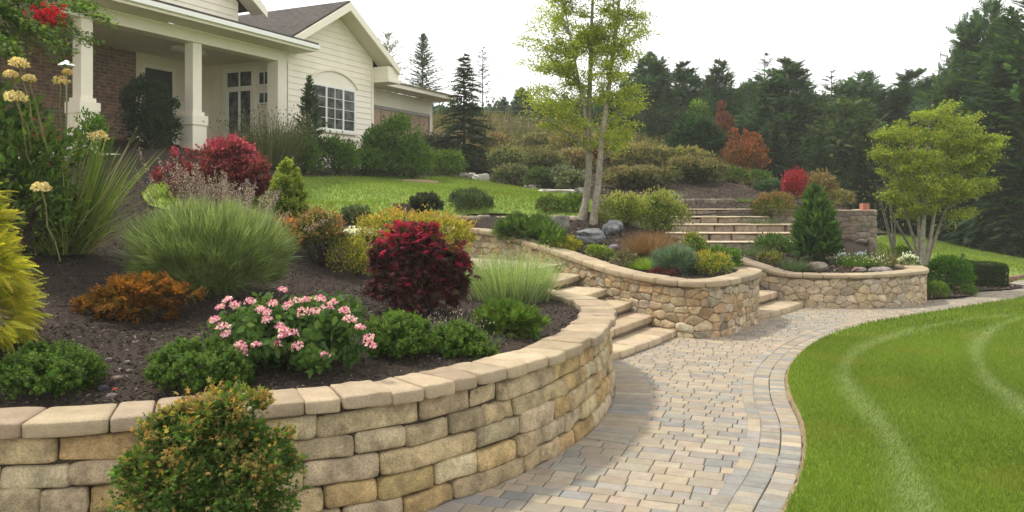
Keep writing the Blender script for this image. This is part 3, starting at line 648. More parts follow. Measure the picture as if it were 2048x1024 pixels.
# upper gable above the porch roof
ux, uz = -.75, 3.50; ur = (-4.6, uz + 3.85 * .66)
A = MB(); z = 2.98; A.prism([(-7.5, 2.9), (-1.15, 2.9), (-1.15, uz + .26 - .14), (ur[0], ur[1] - .14), (-7.5, uz + .26)], 1, .42, .54)
while z < ur[1] - .3:
    f = lambda q: min(-1.16, ur[0] + (ur[1] - .14 - q) / .66)
    A.add([(-7.4, .40, z), (f(z), .40, z), (f(z + .15), .414, z + .15), (-7.4, .414, z + .15)], [[0, 1, 2, 3]]); z += .15
part('upper_wall', A, M_SIDE)
A = MB(); A.prism([(ur[0], ur[1]), (ux, uz), (ux, uz + .05), (ur[0], ur[1] + .05)], 1, -.02, 6); part('upper_roof', A, M_SHG)
A = MB(); A.prism([(ur[0], ur[1]), (ur[0] - 4, ur[1] - 2.64), (ur[0] - 4, ur[1] - 2.59), (ur[0], ur[1] + .05)], 1, -.02, 6); part('upper_roof', A, M_SHG)
A = MB(); A.prism([(ur[0], ur[1] - .002), (ux + .02, uz - .015), (ux + .02, uz - .19), (ur[0], ur[1] - .19)], 1, -.06, -.022); part('rake_board', A, M_TRIM)
A = MB(); A.prism([(ur[0], ur[1] - .08), (ux, uz - .08), (ux, uz - .1), (ur[0], ur[1] - .1)], 1, -.021, .40); part('soffit', A, M_SOFFIT)
# wing
A = MB(); A.box(3.41, 8.15, 1.0, 1.12, 1.98, 2.46); A.box(3.41, 3.62, 1.0, 1.12, -.8, 1.975); A.box(8.0, 8.15, 1.0, 1.12, -.8, 1.975); A.box(8.03, 8.15, 1.125, 6, -.8, 2.46); part('wing_wall', A, M_TRIM)
A = MB(); A.box(3.62, 8.0, 1.05, 1.10, -.8, 1.97)
for k in range(9): A.box(3.62 + k * .545, 3.66 + k * .545, 1.02, 1.048, -.8, 1.97)
part('wood_panels', A, M_WOOD)
A = MB(); A.box(3.62, 8.0, 1.005, 1.045, 1.90, 1.965); part('header', A, M_METAL)
A = MB(); A.box(3.45, 8.55, .33, .998, 2.47, 2.50); part('soffit', A, M_SOFFIT)
A = MB(); A.box(3.45, 8.62, .28, .328, 2.46, 2.58); A.box(8.56, 8.62, .332, 6, 2.46, 2.58); part('fascia', A, M_TRIM)
A = MB(); A.prism([(.24, 2.582), (6., 3.6), (6., 3.64), (.24, 2.622)], 0, 3.42, 8.66); part('wing_roof', A, M_SHW)
# ---------------------------------------------------------------- foliage toolkit
def T_kite(fold=.12): return np.array([(0, 0, 0), (.5, .42, fold), (0, 1, -.05), (-.5, .42, fold)], float), np.array([[0, 1, 2, 3]])
def T_maple(lobes=5):
    pts = []; n = lobes
    for i in range(n):
        a = math.radians(-128 + 256 * i / (n - 1)) ; r = .62 + .38 * math.cos(a / 1.5)
        pts.append((math.sin(a) * r * .62, .38 + math.cos(a) * r * .62, -.10 * r))
        if i < n - 1:
            b = math.radians(-128 + 256 * (i + .5) / (n - 1)); pts.append((math.sin(b) * .2, .38 + math.cos(b) * .2, .06))
    V = np.array([(0, 0, 0)] + pts, float); return V, [list(range(len(V)))[::-1]]
def T_spray(k=6, ang=48, lw=.10, L0=.42, droop=.15):
    V = []; Fq = []
    def strip(a, b, w_):
        d = np.array(b) - np.array(a); s = np.array([d[1], -d[0], 0]); s = s / (np.linalg.norm(s) + 1e-9) * w_; i = len(V)
        m = np.array(a) * .6 + np.array(b) * .4
        V.extend([np.array(a), m + s, np.array(b), m - s]); Fq.append([i, i + 1, i + 2, i + 3])
    z = lambda t: -droop * t * t
    strip((0, 0, 0), (0, 1, z(1)), lw * .6)
    for i in range(k):
        t = .08 + .84 * i / max(1, k - 1); l = L0 * (1 - .62 * t) * (.65 + .35 * math.sin(min(1, t * 4) * 1.57))
        for sg in (-1, 1):
            a = math.radians(ang); strip((0, t, z(t)), (sg * math.sin(a) * l, t + math.cos(a) * l, z(min(1, t + l * .5)) + .05), lw)
    return np.array(V, float), np.array(Fq)
def T_sprig(k=7, seed=1, lw=.16, L=.42):
    """short upright twig carrying small leaves all round"""
    r = np.random.default_rng(seed); V = []; Fq = []
    for i in range(k):
        t = .1 + .8 * i / (k - 1); a = i * 2.4; el = r.uniform(.3, .8); d = np.array([math.cos(a) * math.cos(el), math.sin(el), math.sin(a) * math.cos(el)])
        s = nrm(np.cross(d, (0, 1, .01))) * lw; o = np.array([0, t, 0]); l = L * (1.05 - .45 * t); j = len(V)
        V += [o, o + d * l * .45 + s, o + d * l, o + d * l * .45 - s]; Fq.append([j, j + 1, j + 2, j + 3])
    return np.array(V), np.array(Fq)
TPL = dict(kite=T_kite(), maple=T_maple(5), maple7=T_maple(7), spray=T_spray(), fine=T_spray(9, 42, .055, .36, .25), tuft=T_spray(3, 35, .12, .5, .1), ftuft=T_spray(5, 44, .085, .5, .12), sprig=T_sprig(), wisp=(np.array([(-.4, 0, 0), (.4, 0, 0), (.5, .5, .02), (-.5, .5, .02), (.08, 1, -.06), (-.08, 1, -.06)], float), np.array([[0, 1, 2, 3], [3, 2, 4, 5]])), needle=T_spray(5, 40, .05, .5, .05),
           frond=T_spray(10, 46, .042, .27, .3), long=(np.array([(0, 0, 0), (.5, .35, 0), (.28, .75, -.04), (0, 1, -.12), (-.28, .75, -.04), (-.5, .35, 0)], float), np.array([[0, 1, 2, 3], [0, 3, 4, 5]])))
def inst(A, tpl, pos, ydir, up, sx, sy, col, cj=0.):
    """scatter a template: ydir = growth axis, up = rough face normal; one colour per copy"""
    T, Fq = TPL[tpl] if isinstance(tpl, str) else tpl
    n = len(pos)
    if n == 0: return
    y = nrm(np.asarray(ydir, float)); x = nrm(np.cross(y, up) + 1e-6); z = np.cross(x, y)
    sx = np.broadcast_to(np.asarray(sx, float), (n,)); sy = np.broadcast_to(np.asarray(sy, float), (n,))
    V = pos[:, None, :] + T[None, :, 0:1] * (x * sx[:, None])[:, None] + T[None, :, 1:2] * (y * sy[:, None])[:, None] + T[None, :, 2:3] * (z * sy[:, None])[:, None]
    k = len(T); col = np.repeat(np.asarray(col, float), k, 0)
    if isinstance(Fq, np.ndarray):
        Fa = (Fq[None] + (np.arange(n) * k)[:, None, None]).reshape(-1, Fq.shape[1]); A.add(V.reshape(-1, 3), Fa, col)
    else:
        for gi, f in enumerate(Fq):
            f = np.array([f]); Fa = (f[None] + (np.arange(n) * k)[:, None, None]).reshape(-1, f.shape[1])
            if gi == 0: A.add(V.reshape(-1, 3), Fa, col)
            else: A.L.append((Fa + A.n - n * k).ravel()); A.T.append(np.full(len(Fa), Fa.shape[1])); A.M.append(np.full(len(Fa), 0))
def pick(r, pal, n, wts=None, jb=.16, jh=.05):
    pal = np.asarray(pal, float); c = pal[r.choice(len(pal), n, p=None if wts is None else np.array(wts) / sum(wts))]
    return np.clip(c * (1 + jb * r.normal(size=(n, 1))) * (1 + jh * r.normal(size=(n, 3))), .003, .95)
def rdir(r, n): return nrm(r.normal(size=(n, 3)))
def tube(A, pts, rad, col, sides=6):
    p = np.asarray(pts, float); k = len(p); rad = np.broadcast_to(np.asarray(rad, float), (k,))
    t = nrm(np.gradient(p, axis=0)); ref = np.array([.31, .17, .93]) if abs(t[0][2]) < .9 else np.array([1., .13, 0])
    x = nrm(np.cross(t, ref)); y = np.cross(t, x); a = np.arange(sides) / sides * 2 * np.pi
    V = p[:, None] + (x[:, None] * np.cos(a)[None, :, None] + y[:, None] * np.sin(a)[None, :, None]) * rad[:, None, None]
    i = np.arange(k - 1)[:, None] * sides; j = np.arange(sides)[None]; j2 = (j + 1) % sides
    A.add(V.reshape(-1, 3), np.stack([i + j, i + j2, i + sides + j2, i + sides + j], -1).reshape(-1, 4), col)
def wobble(r, a, b, n=6, amt=.06, sag=0.):
    a = np.asarray(a, float); b = np.asarray(b, float); t = np.linspace(0, 1, n)[:, None]; L = np.linalg.norm(b - a)
    o = r.normal(size=(n, 3)) * amt * L; o[0] = 0; o[-1] = 0
    p = a + (b - a) * t + o * .6; p[:, 2] += sag * L * (4 * t[:, 0] * (1 - t[:, 0])); return p
def spot(u0, u1, vb=None, D=None, low=False):
    uc = (u0 + u1) / 2
    if D is None:
        if low: D = F * CAMZ / (vb - V0); x = (uc - 1024) / F * D
        else: x, D, _ = hit(uc, vb)
    else: x = (uc - 1024) / F * D
    z = 0. if low else float(H(x, D)[0])
    if low: z = max(0, float(G(x, D)))
    return x, D, z

def foliage(r, w, d, h, lobes, n, leaf, ls, asp, pal, tip=None, K=60, cs=.2, upb=.4, tipz=.5, wts=None, inner=.18, rnd=.6, flat=0., zmin=.01, tipw=None, face=False, jb=.16, shell=.3):
    """leaves gathered in clumps over a set of ellipsoid lobes (unit: w, d, h); returns Acc and clump centres"""
    A = Acc(); lb = np.array(lobes, float); sc = np.array([w, d, h])
    Lc = lb[:, :3] * sc; Lr = lb[:, 3:] * sc
    area = (Lr.prod(1)) ** (2 / 3); ki = r.choice(len(lb), K, p=area / area.sum()); cd = rdir(r, K)
    cd[:, 2] = np.where(cd[:, 2] < -.45, -cd[:, 2], cd[:, 2])
    f = 1 - shell * r.random(K) ** 1.3; cc = Lc[ki] + cd * Lr[ki] * f[:, None]
    rm = np.minimum(Lr[ki].min(1), .45 * min(w, h))
    ci = r.integers(0, K, n); g = r.normal(size=(n, 3)) * (cs * rm[ci])[:, None]
    if flat: g[:, 2] *= (1 - flat)
    pos = cc[ci] + g; li = ki[ci]
    ni = int(n * inner); li[:ni] = r.choice(len(lb), ni, p=area / area.sum()); pos[:ni] = Lc[li[:ni]] + rdir(r, ni) * Lr[li[:ni]] * (r.random((ni, 1)) ** .5) * .85
    out = nrm((pos - Lc[li]) / Lr[li] ** 1.2)
    yd = nrm(out * (1 - .5 * upb) + np.array([0, 0, 1.]) * upb + rdir(r, n) * rnd)
    upv = nrm(out * .8 + np.array([0, 0, .7]) + rdir(r, n) * .5) if not face else nrm(out + rdir(r, n) * .35)
    if face: yd = nrm(np.cross(upv, rdir(r, n)) * .8 + np.array([0, 0, -.5]))
    keep = pos[:, 2] > zmin
    cb = (1 + .16 * r.normal(size=K))[ci]
    col = pick(r, pal, n, wts, jb) * np.clip(cb, .6, 1.45)[:, None]
    if tip is not None:
        rel = np.linalg.norm((pos - Lc[li]) / Lr[li], axis=1); ck = r.random(K)[ci]
        pr = sstep(.72, 1.02, rel) * sstep(tipz - .35, tipz + .35, pos[:, 2] / h + .5 * (ck - .5)); tm = r.random(n) < pr
        col[tm] = pick(r, tip, tm.sum(), tipw, jb)
    s = ls * r.uniform(.65, 1.3, n)
    inst(A, leaf, pos[keep], yd[keep], upv[keep], (s * asp)[keep], s[keep], col[keep]); return A, cc, Lc
ALL = [(0, 0, .46, .46, .46, .52)]
PLANTS = {}
def shrub(name, label, cat, u0, u1, vt, vb=None, D=None, n=3000, leaf='kite', ls=.05, asp=.5, pal=((.07, .12, .03),), lobes=ALL, deep=1., group=None, low=False, stems=10, stemcol=(.10, .075, .05), back=.3, mat=None, shape_h=None, **kw):
    x, y, z = spot(u0, u1, vb, D, low); r = rng_of(label)
    if D is None:
        w0 = (u1 - u0) / F * y; y += w0 * back * deep; x = ((u0 + u1) / 2 - 1024) / F * y
        z = max(0., float(G(x, y))) if low else float(H(x, y)[0])
    w = (u1 - u0) / F * y; h = CAMZ - (vt - V0) / F * y - z + .02
    t = thing(name, label, cat, (x, y, z - .02), 0, group)
    A, cc, Lc = foliage(r, w, w * deep, h, lobes, n, leaf, ls, asp, pal, **kw)
    A.build('foliage', mat or M_LEAF, t)
    if stems:
        B = Acc(); ks = r.choice(len(cc), min(stems, len(cc)), replace=False)
        for k in ks:
            b0 = np.array([r.normal() * .04 * w, r.normal() * .04 * w, -.03]); e = cc[k] * .9
            tube(B, wobble(r, b0, e, 6, .05), np.linspace(.022, .005, 6) * max(.35, min(1.6, h)), jit(r, stemcol, .15), 5)
        B.build('stem', M_BARK, t)
    PLANTS[label] = (x, y, z, w, h); return t, (x, y, z, w, h)
def blades(A, r, n, rb, L, lean, droop, wid, pal, az=None, seg=4, wts=None, lmin=.5, tipcol=None, ell=None, leanb=1.):
    """arching grass blades from a base disc"""
    a = r.uniform(0, 2 * np.pi, n) if az is None else az[0] + r.normal(size=n) * az[1]
    ln = np.abs(lean * r.random(n) ** leanb) * 1.; l = L * r.uniform(lmin, 1., n); rr_ = rb * np.sqrt(r.random(n))
    hd = np.c_[np.cos(a), np.sin(a)]; base = np.c_[hd * rr_[:, None] + r.normal(size=(n, 2)) * rb * .25, np.full(n, -.02)]
    if ell is not None:                                   # length follows an ellipsoid outline (a, h)
        l = r.uniform(lmin, 1., n) * ((np.sin(ln) / ell[0]) ** 2.8 + (np.cos(ln) / ell[1]) ** 2.8) ** (-1 / 2.8)
    t = np.linspace(0, 1, seg + 1); dr = droop * r.uniform(.3, 1.4, n) * (.3 + np.sin(ln))
    hx_ = np.sin(ln)[:, None] * t + dr[:, None] * t ** 2; vz = np.cos(ln)[:, None] * t - .7 * dr[:, None] * t ** 2.2
    p = base[:, None, :] + np.concatenate([hd[:, None, :] * (hx_ * l[:, None])[..., None], (vz * l[:, None])[..., None]], -1)
    p[..., 2] = np.maximum(p[..., 2], .003)
    side = np.c_[-hd[:, 1], hd[:, 0], 0 * a]; tw = r.normal(size=(n, 1)) * .8; side = nrm(side + np.c_[hd, 0 * a] * tw)
    w_ = wid * r.uniform(.6, 1.2, n)[:, None] * (1 - t ** 1.8)[None] * np.minimum(1, .45 + 2 * t)[None]
    Lf = p - side[:, None] * w_[..., None]; Rt = p + side[:, None] * w_[..., None]
    V = np.stack([Lf, Rt], 2).reshape(-1, 3); k = 2 * (seg + 1); i = np.arange(seg) * 2
    Fq = np.stack([i, i + 1, i + 3, i + 2], 1); Fa = (Fq[None] + (np.arange(n) * k)[:, None, None]).reshape(-1, 4)
    c = pick(r, pal, n, wts, .2); C_ = np.repeat(c[:, None], k, 1)
    if tipcol is not None:
        tt = np.repeat(t, 2)[None, :, None]; C_ = C_ * (1 - tt ** 2 * .7) + np.array(tipcol) * tt ** 2 * .7
    A.add(V, Fa, C_.reshape(-1, 3)); return p[:, -1]
def grass(name, label, cat, u0, u1, vt, vb=None, D=None, n=600, wid=.004, lean=1.0, droop=.25, pal=((.09, .14, .04),), rb=.12, group=None, back=.3, flowers=None, ellip=True, az=None, lmin=.5, tipcol=None, seg=4, wts=None, leanb=.7, low=False):
    x, y, z = spot(u0, u1, vb, D, low); r = rng_of(label)
    if D is None:
        y += (u1 - u0) / F * y * back; x = ((u0 + u1) / 2 - 1024) / F * y; z = float(H(x, y)[0]) if not low else 0.
    w = (u1 - u0) / F * y; h = CAMZ - (vt - V0) / F * y - z + .02
    t = thing(name, label, cat, (x, y, z - .01), 0, group); A = Acc()
    tips = blades(A, r, n, rb * w, h, lean, droop, wid, pal, az, seg, wts, lmin, tipcol, (w / 2, h) if ellip else None, leanb)
    A.build('blades', M_LEAF, t)
    if flowers:
        B = Acc(); m, ls, fp, tp = flowers; k = r.choice(len(tips), min(m, len(tips)), replace=False); q = tips[k]
        inst(B, tp, q, rdir(r, len(q)) * .5 + np.array([0, 0, .8]), rdir(r, len(q)), ls * .5, ls, pick(r, fp, len(q))); B.build('seed_heads', M_PETAL, t)['kind'] = 'stuff'
    PLANTS[label] = (x, y, z, w, h); return t, (x, y, z, w, h)

def conifer_parts(r, h, R, nb, m, pal, z0=.06, prof=.85, upa=.25, droop=.35, ls=.22, tpl='tuft', asp=.8, spread=55, bark=(.09, .07, .055), trunk=.035, tipal=None, ragged=.25, cone=1., dens_in=.15):
    """a conifer: trunk tube with whorls of drooping branches carrying needle sprays"""
    A = Acc(); B = Acc()
    tr = wobble(r, (0, 0, -.2), (r.normal() * .015 * h, r.normal() * .015 * h, h), 8, .006); tube(B, tr, np.linspace(trunk, .004, 8) * h * .5, bark, 7)
    zi = z0 + (1 - z0) * np.sort(r.random(nb)) ** cone; az = np.arange(nb) * 2.39996 + r.normal(size=nb) * .3
    rel = (zi - z0) / (1 - z0); Li = R * np.maximum(.06, (1 - rel) ** prof) * r.uniform(1 - ragged, 1 + ragged * .4, nb) * np.minimum(1, .55 + rel * 4)
    t = np.linspace(dens_in, 1, m)[None] * np.ones((nb, 1)) + r.normal(size=(nb, m)) * .04
    ua = upa + .55 * rel ** 2
    rad = Li[:, None] * t; zz = zi[:, None] * h + Li[:, None] * (ua[:, None] * t - droop * t ** 2)
    hd = np.stack([np.cos(az), np.sin(az)], -1)
    pos = np.concatenate([hd[:, None] * rad[..., None], zz[..., None]], -1).reshape(-1, 3)
    sg = np.where(np.arange(m) % 2 == 0, 1, -1)[None] * np.ones((nb, 1)); aa = az[:, None] + sg * np.radians(spread) * (1.05 - t * .9) + r.normal(size=(nb, m)) * .25
    slope = (ua[:, None] - 2 * droop * t) * .8 + r.normal(size=(nb, m)) * .15
    yd = np.stack([np.cos(aa), np.sin(aa), slope], -1).reshape(-1, 3)
    s = (ls * (.75 + .5 * r.random((nb, m))) * (.45 + .7 * (1 - rel))[:, None]).ravel()
    col = pick(r, pal, nb * m, None, .2) * np.repeat(np.clip(1 + .18 * r.normal(size=nb), .6, 1.5), m)[:, None]
    if tipal is not None:
        tm = (t.ravel() > .72) & (r.random(nb * m) < .6); col[tm] = pick(r, tipal, tm.sum())
    upv = np.tile((0, 0, 1.), (nb * m, 1)) + rdir(r, nb * m) * .35
    inst(A, tpl, pos, yd, upv, s * asp, s, col)
    tt = np.linspace(0, 1, 5)
    for i in range(0, nb, 2):
        bp = np.c_[np.outer(tt * Li[i] * .8, hd[i]), zi[i] * h + Li[i] * .8 * (ua[i] * tt - droop * .8 * tt ** 2)]
        tube(B, bp, np.linspace(.10, .03, 5) * trunk * h * .5, bark, 4)
    return A, B
def conifer(name, label, cat, u0, u1, vt, vb=None, D=None, group=None, low=False, nb=90, m=14, mat=None, back=.3, parts=('foliage', 'trunk'), **kw):
    x, y, z = spot(u0, u1, vb, D, low); r = rng_of(label)
    if D is None:
        y += (u1 - u0) / F * y * back; x = ((u0 + u1) / 2 - 1024) / F * y; z = float(H(x, y)[0])
    w = (u1 - u0) / F * y; h = CAMZ - (vt - V0) / F * y - z
    t = thing(name, label, cat, (x, y, z - .02), 0, group); A, B = conifer_parts(r, h, w / 2, nb, m, **kw)
    A.build(parts[0], mat or M_LEAF_DARK, t); B.build(parts[1], M_BARK, t); PLANTS[label] = (x, y, z, w, h); return t, (x, y, z, w, h)
# ---------------------------------------------------------------- planting of the front bank
def px(u, v, D, o): return np.array([(u - 1024) / F * D - o[0], D - o[1], CAMZ - (v - V0) / F * D - o[2]])
G1 = [(.065, .125, .02), (.085, .155, .024), (.052, .10, .017), (.11, .18, .03)]       # fresh green
G2 = [(.042, .085, .03), (.055, .105, .036), (.034, .07, .026)]                        # deep green
G3 = [(.085, .15, .03), (.11, .18, .035), (.065, .125, .025)]                         # bright green
GG = [(.10, .13, .085), (.125, .15, .10), (.075, .105, .065)]                          # grey green
OL = [(.10, .115, .045), (.13, .13, .055), (.08, .095, .04), (.15, .14, .07)]            # olive
# gold threadleaf conifer cut by the left edge of the frame
GOLD = [(.46, .42, .05), (.52, .47, .075), (.38, .37, .045), (.29, .31, .045)]
shrub('golden_conifer', 'golden yellow feathery conifer at the left edge of the photo', 'shrub', -250, 40, 350, D=4.35, n=5200, leaf='frond', ls=.095, asp=.85, pal=GOLD,
      lobes=[(0, 0, .22, .48, .48, .24), (.03, 0, .45, .42, .42, .22), (-.03, 0, .65, .36, .36, .2), (0, 0, .84, .25, .25, .17)], K=190, cs=.12, upb=-.1, rnd=.35, inner=.12, stems=12)
# tall mixed hydrangea-like shrub behind it
t, o = shrub('tall_shrub', 'tall leafy green shrub with cream flower heads at far left', 'shrub', -90, 135, 175, D=6.4, n=5200, leaf='long', ls=.065, asp=.5, pal=[(.06, .11, .025), (.09, .15, .03), (.045, .085, .025), (.12, .17, .035)],
      lobes=[(-.05, 0, .25, .5, .45, .28), (.05, 0, .5, .42, .42, .3), (-.15, 0, .75, .28, .3, .24)], K=90, cs=.22, stems=14)
def flower_head(r, R, n, pal, ls=.018, tpl='kite', squash=.7):
    A = Acc(); d = rdir(r, n); d[:, 2] = np.abs(d[:, 2]) * 1.2 - .25; p = nrm(d) * R * r.uniform(.75, 1.05, (n, 1)) * np.array([1, 1, squash])
    inst(A, tpl, p, rdir(r, n) + nrm(d) * .4, nrm(d) + rdir(r, n) * .3, ls * .8, ls, pick(r, pal, n, None, .12)); return A
CREAM = [(.66, .53, .30), (.58, .45, .24), (.72, .62, .40)]
for k, (u, v, R) in enumerate([(38, 128, .06), (30, 197, .075), (58, 158, .035), (82, 377, .06), (22, 150, .04)]):
    q = px(u, v, 6.0 if v < 300 else 5.9, o[:3] if False else t.location); r = rng_of('fl%d' % k)
    A = flower_head(r, R, 220, CREAM, .022); f = A.build('flower_head', M_PETAL, t); f.location = q
    B = Acc(); tube(B, wobble(r, q, q + np.array([.03, .2, -.55]), 5, .03), .006, (.2, .2, .08), 5); B.build('flower_stalk', M_BARK, t)
# small red flowers beside the tall shrub
t, o = shrub('flowering_plant', 'low plant with crimson blooms between the tall shrub and the spiky grass', 'plant', 20, 125, 235, D=6.9, n=700, leaf='kite', ls=.05, pal=G1 + [(.22, .03, .05)], tip=[(.42, .02, .07), (.34, .03, .06)], tipz=.75, K=30, stems=6)
# sword-leaved clump leaning right, straight flowering stems at its left
x0, y0, z0 = spot(120, 140, D=6.75)
t = thing('spiky_grass', 'large clump of long sword like green leaves leaning right over mulch', 'ornamental grass', (x0, y0, z0)); r = rng_of('spiky'); A = Acc()
SW = [(.13, .19, .035), (.17, .23, .05), (.09, .145, .03), (.22, .26, .07), (.24, .23, .12)]
blades(A, r, 120, .14, 1.26, .62, .10, .0135, SW, (0.15, .45), 7, None, .55, None, None, .8)
blades(A, r, 130, .14, 1.0, .95, .42, .006, SW + [(.34, .33, .2)], (.0, .6), 8, None, .5)
blades(A, r, 120, .16, .8, .8, .3, .006, SW, None, 6)
blades(A, r, 40, .2, .75, 1.25, .5, .004, [(.38, .34, .22), (.42, .39, .28)], (-.3, .7), 8)
A.build('leaves', M_LEAF, t)
A = Acc(); blades(A, r, 46, .09, 1.28, .08, .01, .006, [(.16, .24, .05), (.12, .19, .04)], None, 4, None, .75)
o2 = A.build('upright_leaves', M_LEAF, t); o2.location = (-.03, -.05, 0)
for u, v, R in ((122, 163, .055), (197, 275, .075), (135, 145, .03)):
    q = px(u, v, 6.7, (x0, y0, z0)); f = flower_head(r, R, 120, CREAM + [(.75, .5, .2)], .022).build('flower_head', M_PETAL, t); f.location = q
    B = Acc(); tube(B, wobble(r, (0, -.05, 0), q, 8, .01), .005, (.17, .22, .06), 5); B.build('flower_stalk', M_BARK, t)
# maple leaning in from the left, above
bx, by = -5.35, 6.9; bz = float(H(bx, by)[0]); t = thing('maple_tree', 'overhanging green maple branches with one red leaf spray at top left', 'tree', (bx, by, bz)); r = rng_of('ovh')
A = Acc(); B = Acc(); top = np.array([.1, 0, 2.3]); tube(B, wobble(r, (0, 0, -.2), top, 8, .03), np.linspace(.07, .03, 8), (.16, .13, .1), 8)
for (u, v, D, n) in [(215, 45, 6.7, 500), (185, 88, 6.6, 420), (130, 105, 6.4, 620), (120, 128, 6.5, 160), (20, 110, 6.2, 800), (60, 60, 6.9, 1000), (90, 20, 6.6, 900), (20, 20, 6.5, 1000), (180, 10, 7.0, 460), (-60, 60, 6.5, 900), (-40, -40, 6.6, 800), (100, -50, 6.8, 700), (10, 75, 6.9, 700)]:
    e = px(u, v, D, (bx, by, bz)); st = top * r.uniform(.75, 1.0) + r.normal(size=3) * .03; P_ = wobble(r, st, e, 10, .03, .08)
    tube(B, P_, np.linspace(.016, .003, 10), (.2, .17, .12), 5); L = np.linalg.norm(e - st)
    s = np.clip(1 - np.abs(r.normal(size=n)) * .28, .1, 1.04); i0 = np.clip((s * 9).astype(int), 0, 8); pp = P_[i0] + (P_[i0 + 1] - P_[i0]) * (s * 9 - i0)[:, None]
    pp = pp + r.normal(size=(n, 3)) * np.array([.075, .11, .035]) * (1.15 - s[:, None] * .6); d = nrm(e - st)
    inst(A, 'maple', pp, nrm(d + rdir(r, n) * .7 + np.array([0, 0, -.25])), np.array([0, 0, 1.]) + rdir(r, n) * .5, .036, .05 * r.uniform(.7, 1.2, n), pick(r, [(.07, .13, .02), (.10, .17, .03), (.05, .095, .02), (.15, .21, .04)], n))
A.build('crown', M_LEAF, t); B.build('trunk', M_BARK, t)
A = Acc(); e = px(95, 30, 6.55, (bx, by, bz)); n = 130; pp = e + r.normal(size=(n, 3)) * np.array([.055, .05, .04]); inst(A, 'maple', pp, rdir(r, n) + np.array([.3, 0, -.3]), rdir(r, n) + np.array([0, -.6, .6]), .045, .06, pick(r, [(.50, .015, .03), (.38, .02, .035)], n)); A.build('red_leaves', M_LEAF, t)
# slim garden lamp
lx, ly, _ = spot(133, 133, D=9.0); lz = float(H(lx, ly)[0]); q = px(133, 131, 9., (lx, ly, lz)); t = thing('garden_lamp', 'slim garden lamp with a white dome shade in front of the porch column', 'lamp', (lx, ly, lz))
A = Acc(); tube(A, [(0, 0, -.05), (0, 0, q[2])], .008, (.5, .5, .5), 8); A.build('post', M_STEM, t)
A = Acc(); tube(A, [(0, 0, q[2] - .005), (0, 0, q[2] + .012), (0, 0, q[2] + .04), (0, 0, q[2] + .06)], [.09, .08, .03, .012], (.8, .8, .8), 20); A.build('lamp_shade', M_WHITE, t, True)
# red maple mound
RM = [(.16, .03, .045), (.20, .04, .06), (.11, .03, .032), (.09, .035, .028)]
shrub('red_maple', 'wide mounded crimson japanese maple between lawn and porch', 'shrub', 318, 552, 283, D=9.7, n=17000, leaf='maple', ls=.04, asp=.9, pal=RM, tip=[(.36, .05, .11), (.30, .045, .09), (.40, .085, .14)], tipz=.7,
      lobes=[(-.08, 0, .62, .3, .3, .34), (.12, 0, .66, .22, .3, .34), (.22, -.05, .42, .27, .3, .32), (-.32, -.05, .40, .18, .3, .22), (.36, 0, .25, .14, .25, .2), (0, 0, .3, .42, .35, .3)], K=200, cs=.13, upb=.2, inner=.12, stems=14)
# pinkish-grey flower spikes
x0, y0, z0 = spot(345, 540, D=8.2); t = thing('heather', 'grey pink flower spikes rising behind the round grass clump', 'plant', (x0, y0, z0)); r = rng_of('heather'); A = Acc(); B = Acc()
for i in range(90):
    bx_ = r.normal() * .26; by_ = r.normal() * .15; hgt = r.uniform(.35, .62) * (1 + .0 * bx_); tp = np.array([bx_ * 1.25 + .02, by_, hgt + .12 - bx_ * .35]); P_ = wobble(r, (bx_ * .7, by_, 0), tp, 6, .03)
    tube(B, P_, .003, (.16, .13, .08), 4); n = 80; s = 1 - r.random(n) * .5; pp = np.array([0, 0, 0]) + P_[0] + (P_[-1] - P_[0]) * s[:, None] + r.normal(size=(n, 3)) * .016 * (1.6 - s[:, None])
    inst(A, 'kite', pp, rdir(r, n) + np.array([0, 0, .5]), rdir(r, n), .010, .02, pick(r, [(.34, .25, .30), (.44, .31, .37), (.27, .21, .24), (.52, .39, .45), (.22, .2, .17)], n))
A.build('flower_spikes', M_PETAL, t); B.build('stem', M_BARK, t)
# great round grass ball
BALL = [(.10, .16, .04), (.13, .19, .055), (.075, .125, .03), (.16, .22, .08)]
BALL = [(.125, .17, .06), (.155, .205, .08), (.095, .135, .045), (.19, .235, .11)]
t, o = shrub('grass_clump', 'big round ball of fine green grass in the middle of the front bank', 'ornamental grass', 262, 584, 418, D=6.45, n=34000, leaf='wisp', ls=.125, asp=.02, pal=BALL, K=700, cs=.085, upb=.5, rnd=.38, inner=.25, stems=0, shell=.3, jb=.25,
      lobes=[(0, 0, .50, .45, .45, .46), (0, 0, .25, .38, .38, .26)], tip=[(.22, .27, .13), (.28, .33, .18)], tipz=.75)
# small clipped pale-green conifer
shrub('cone_conifer', 'small bright green cone shaped conifer at the edge of the lawn', 'conifer', 545, 609, 330, D=9.3, n=3600, leaf='sprig', ls=.06, asp=.9, pal=[(.15, .21, .03), (.19, .25, .038), (.115, .17, .026)], tip=[(.28, .32, .05), (.23, .29, .045)], tipz=.4, upb=.85, rnd=.35, K=130, cs=.13, inner=.1, shell=.15, stems=4,
      lobes=[(0, 0, .27, .47, .47, .3), (0, 0, .55, .40, .40, .28), (0, 0, .82, .22, .22, .2)])
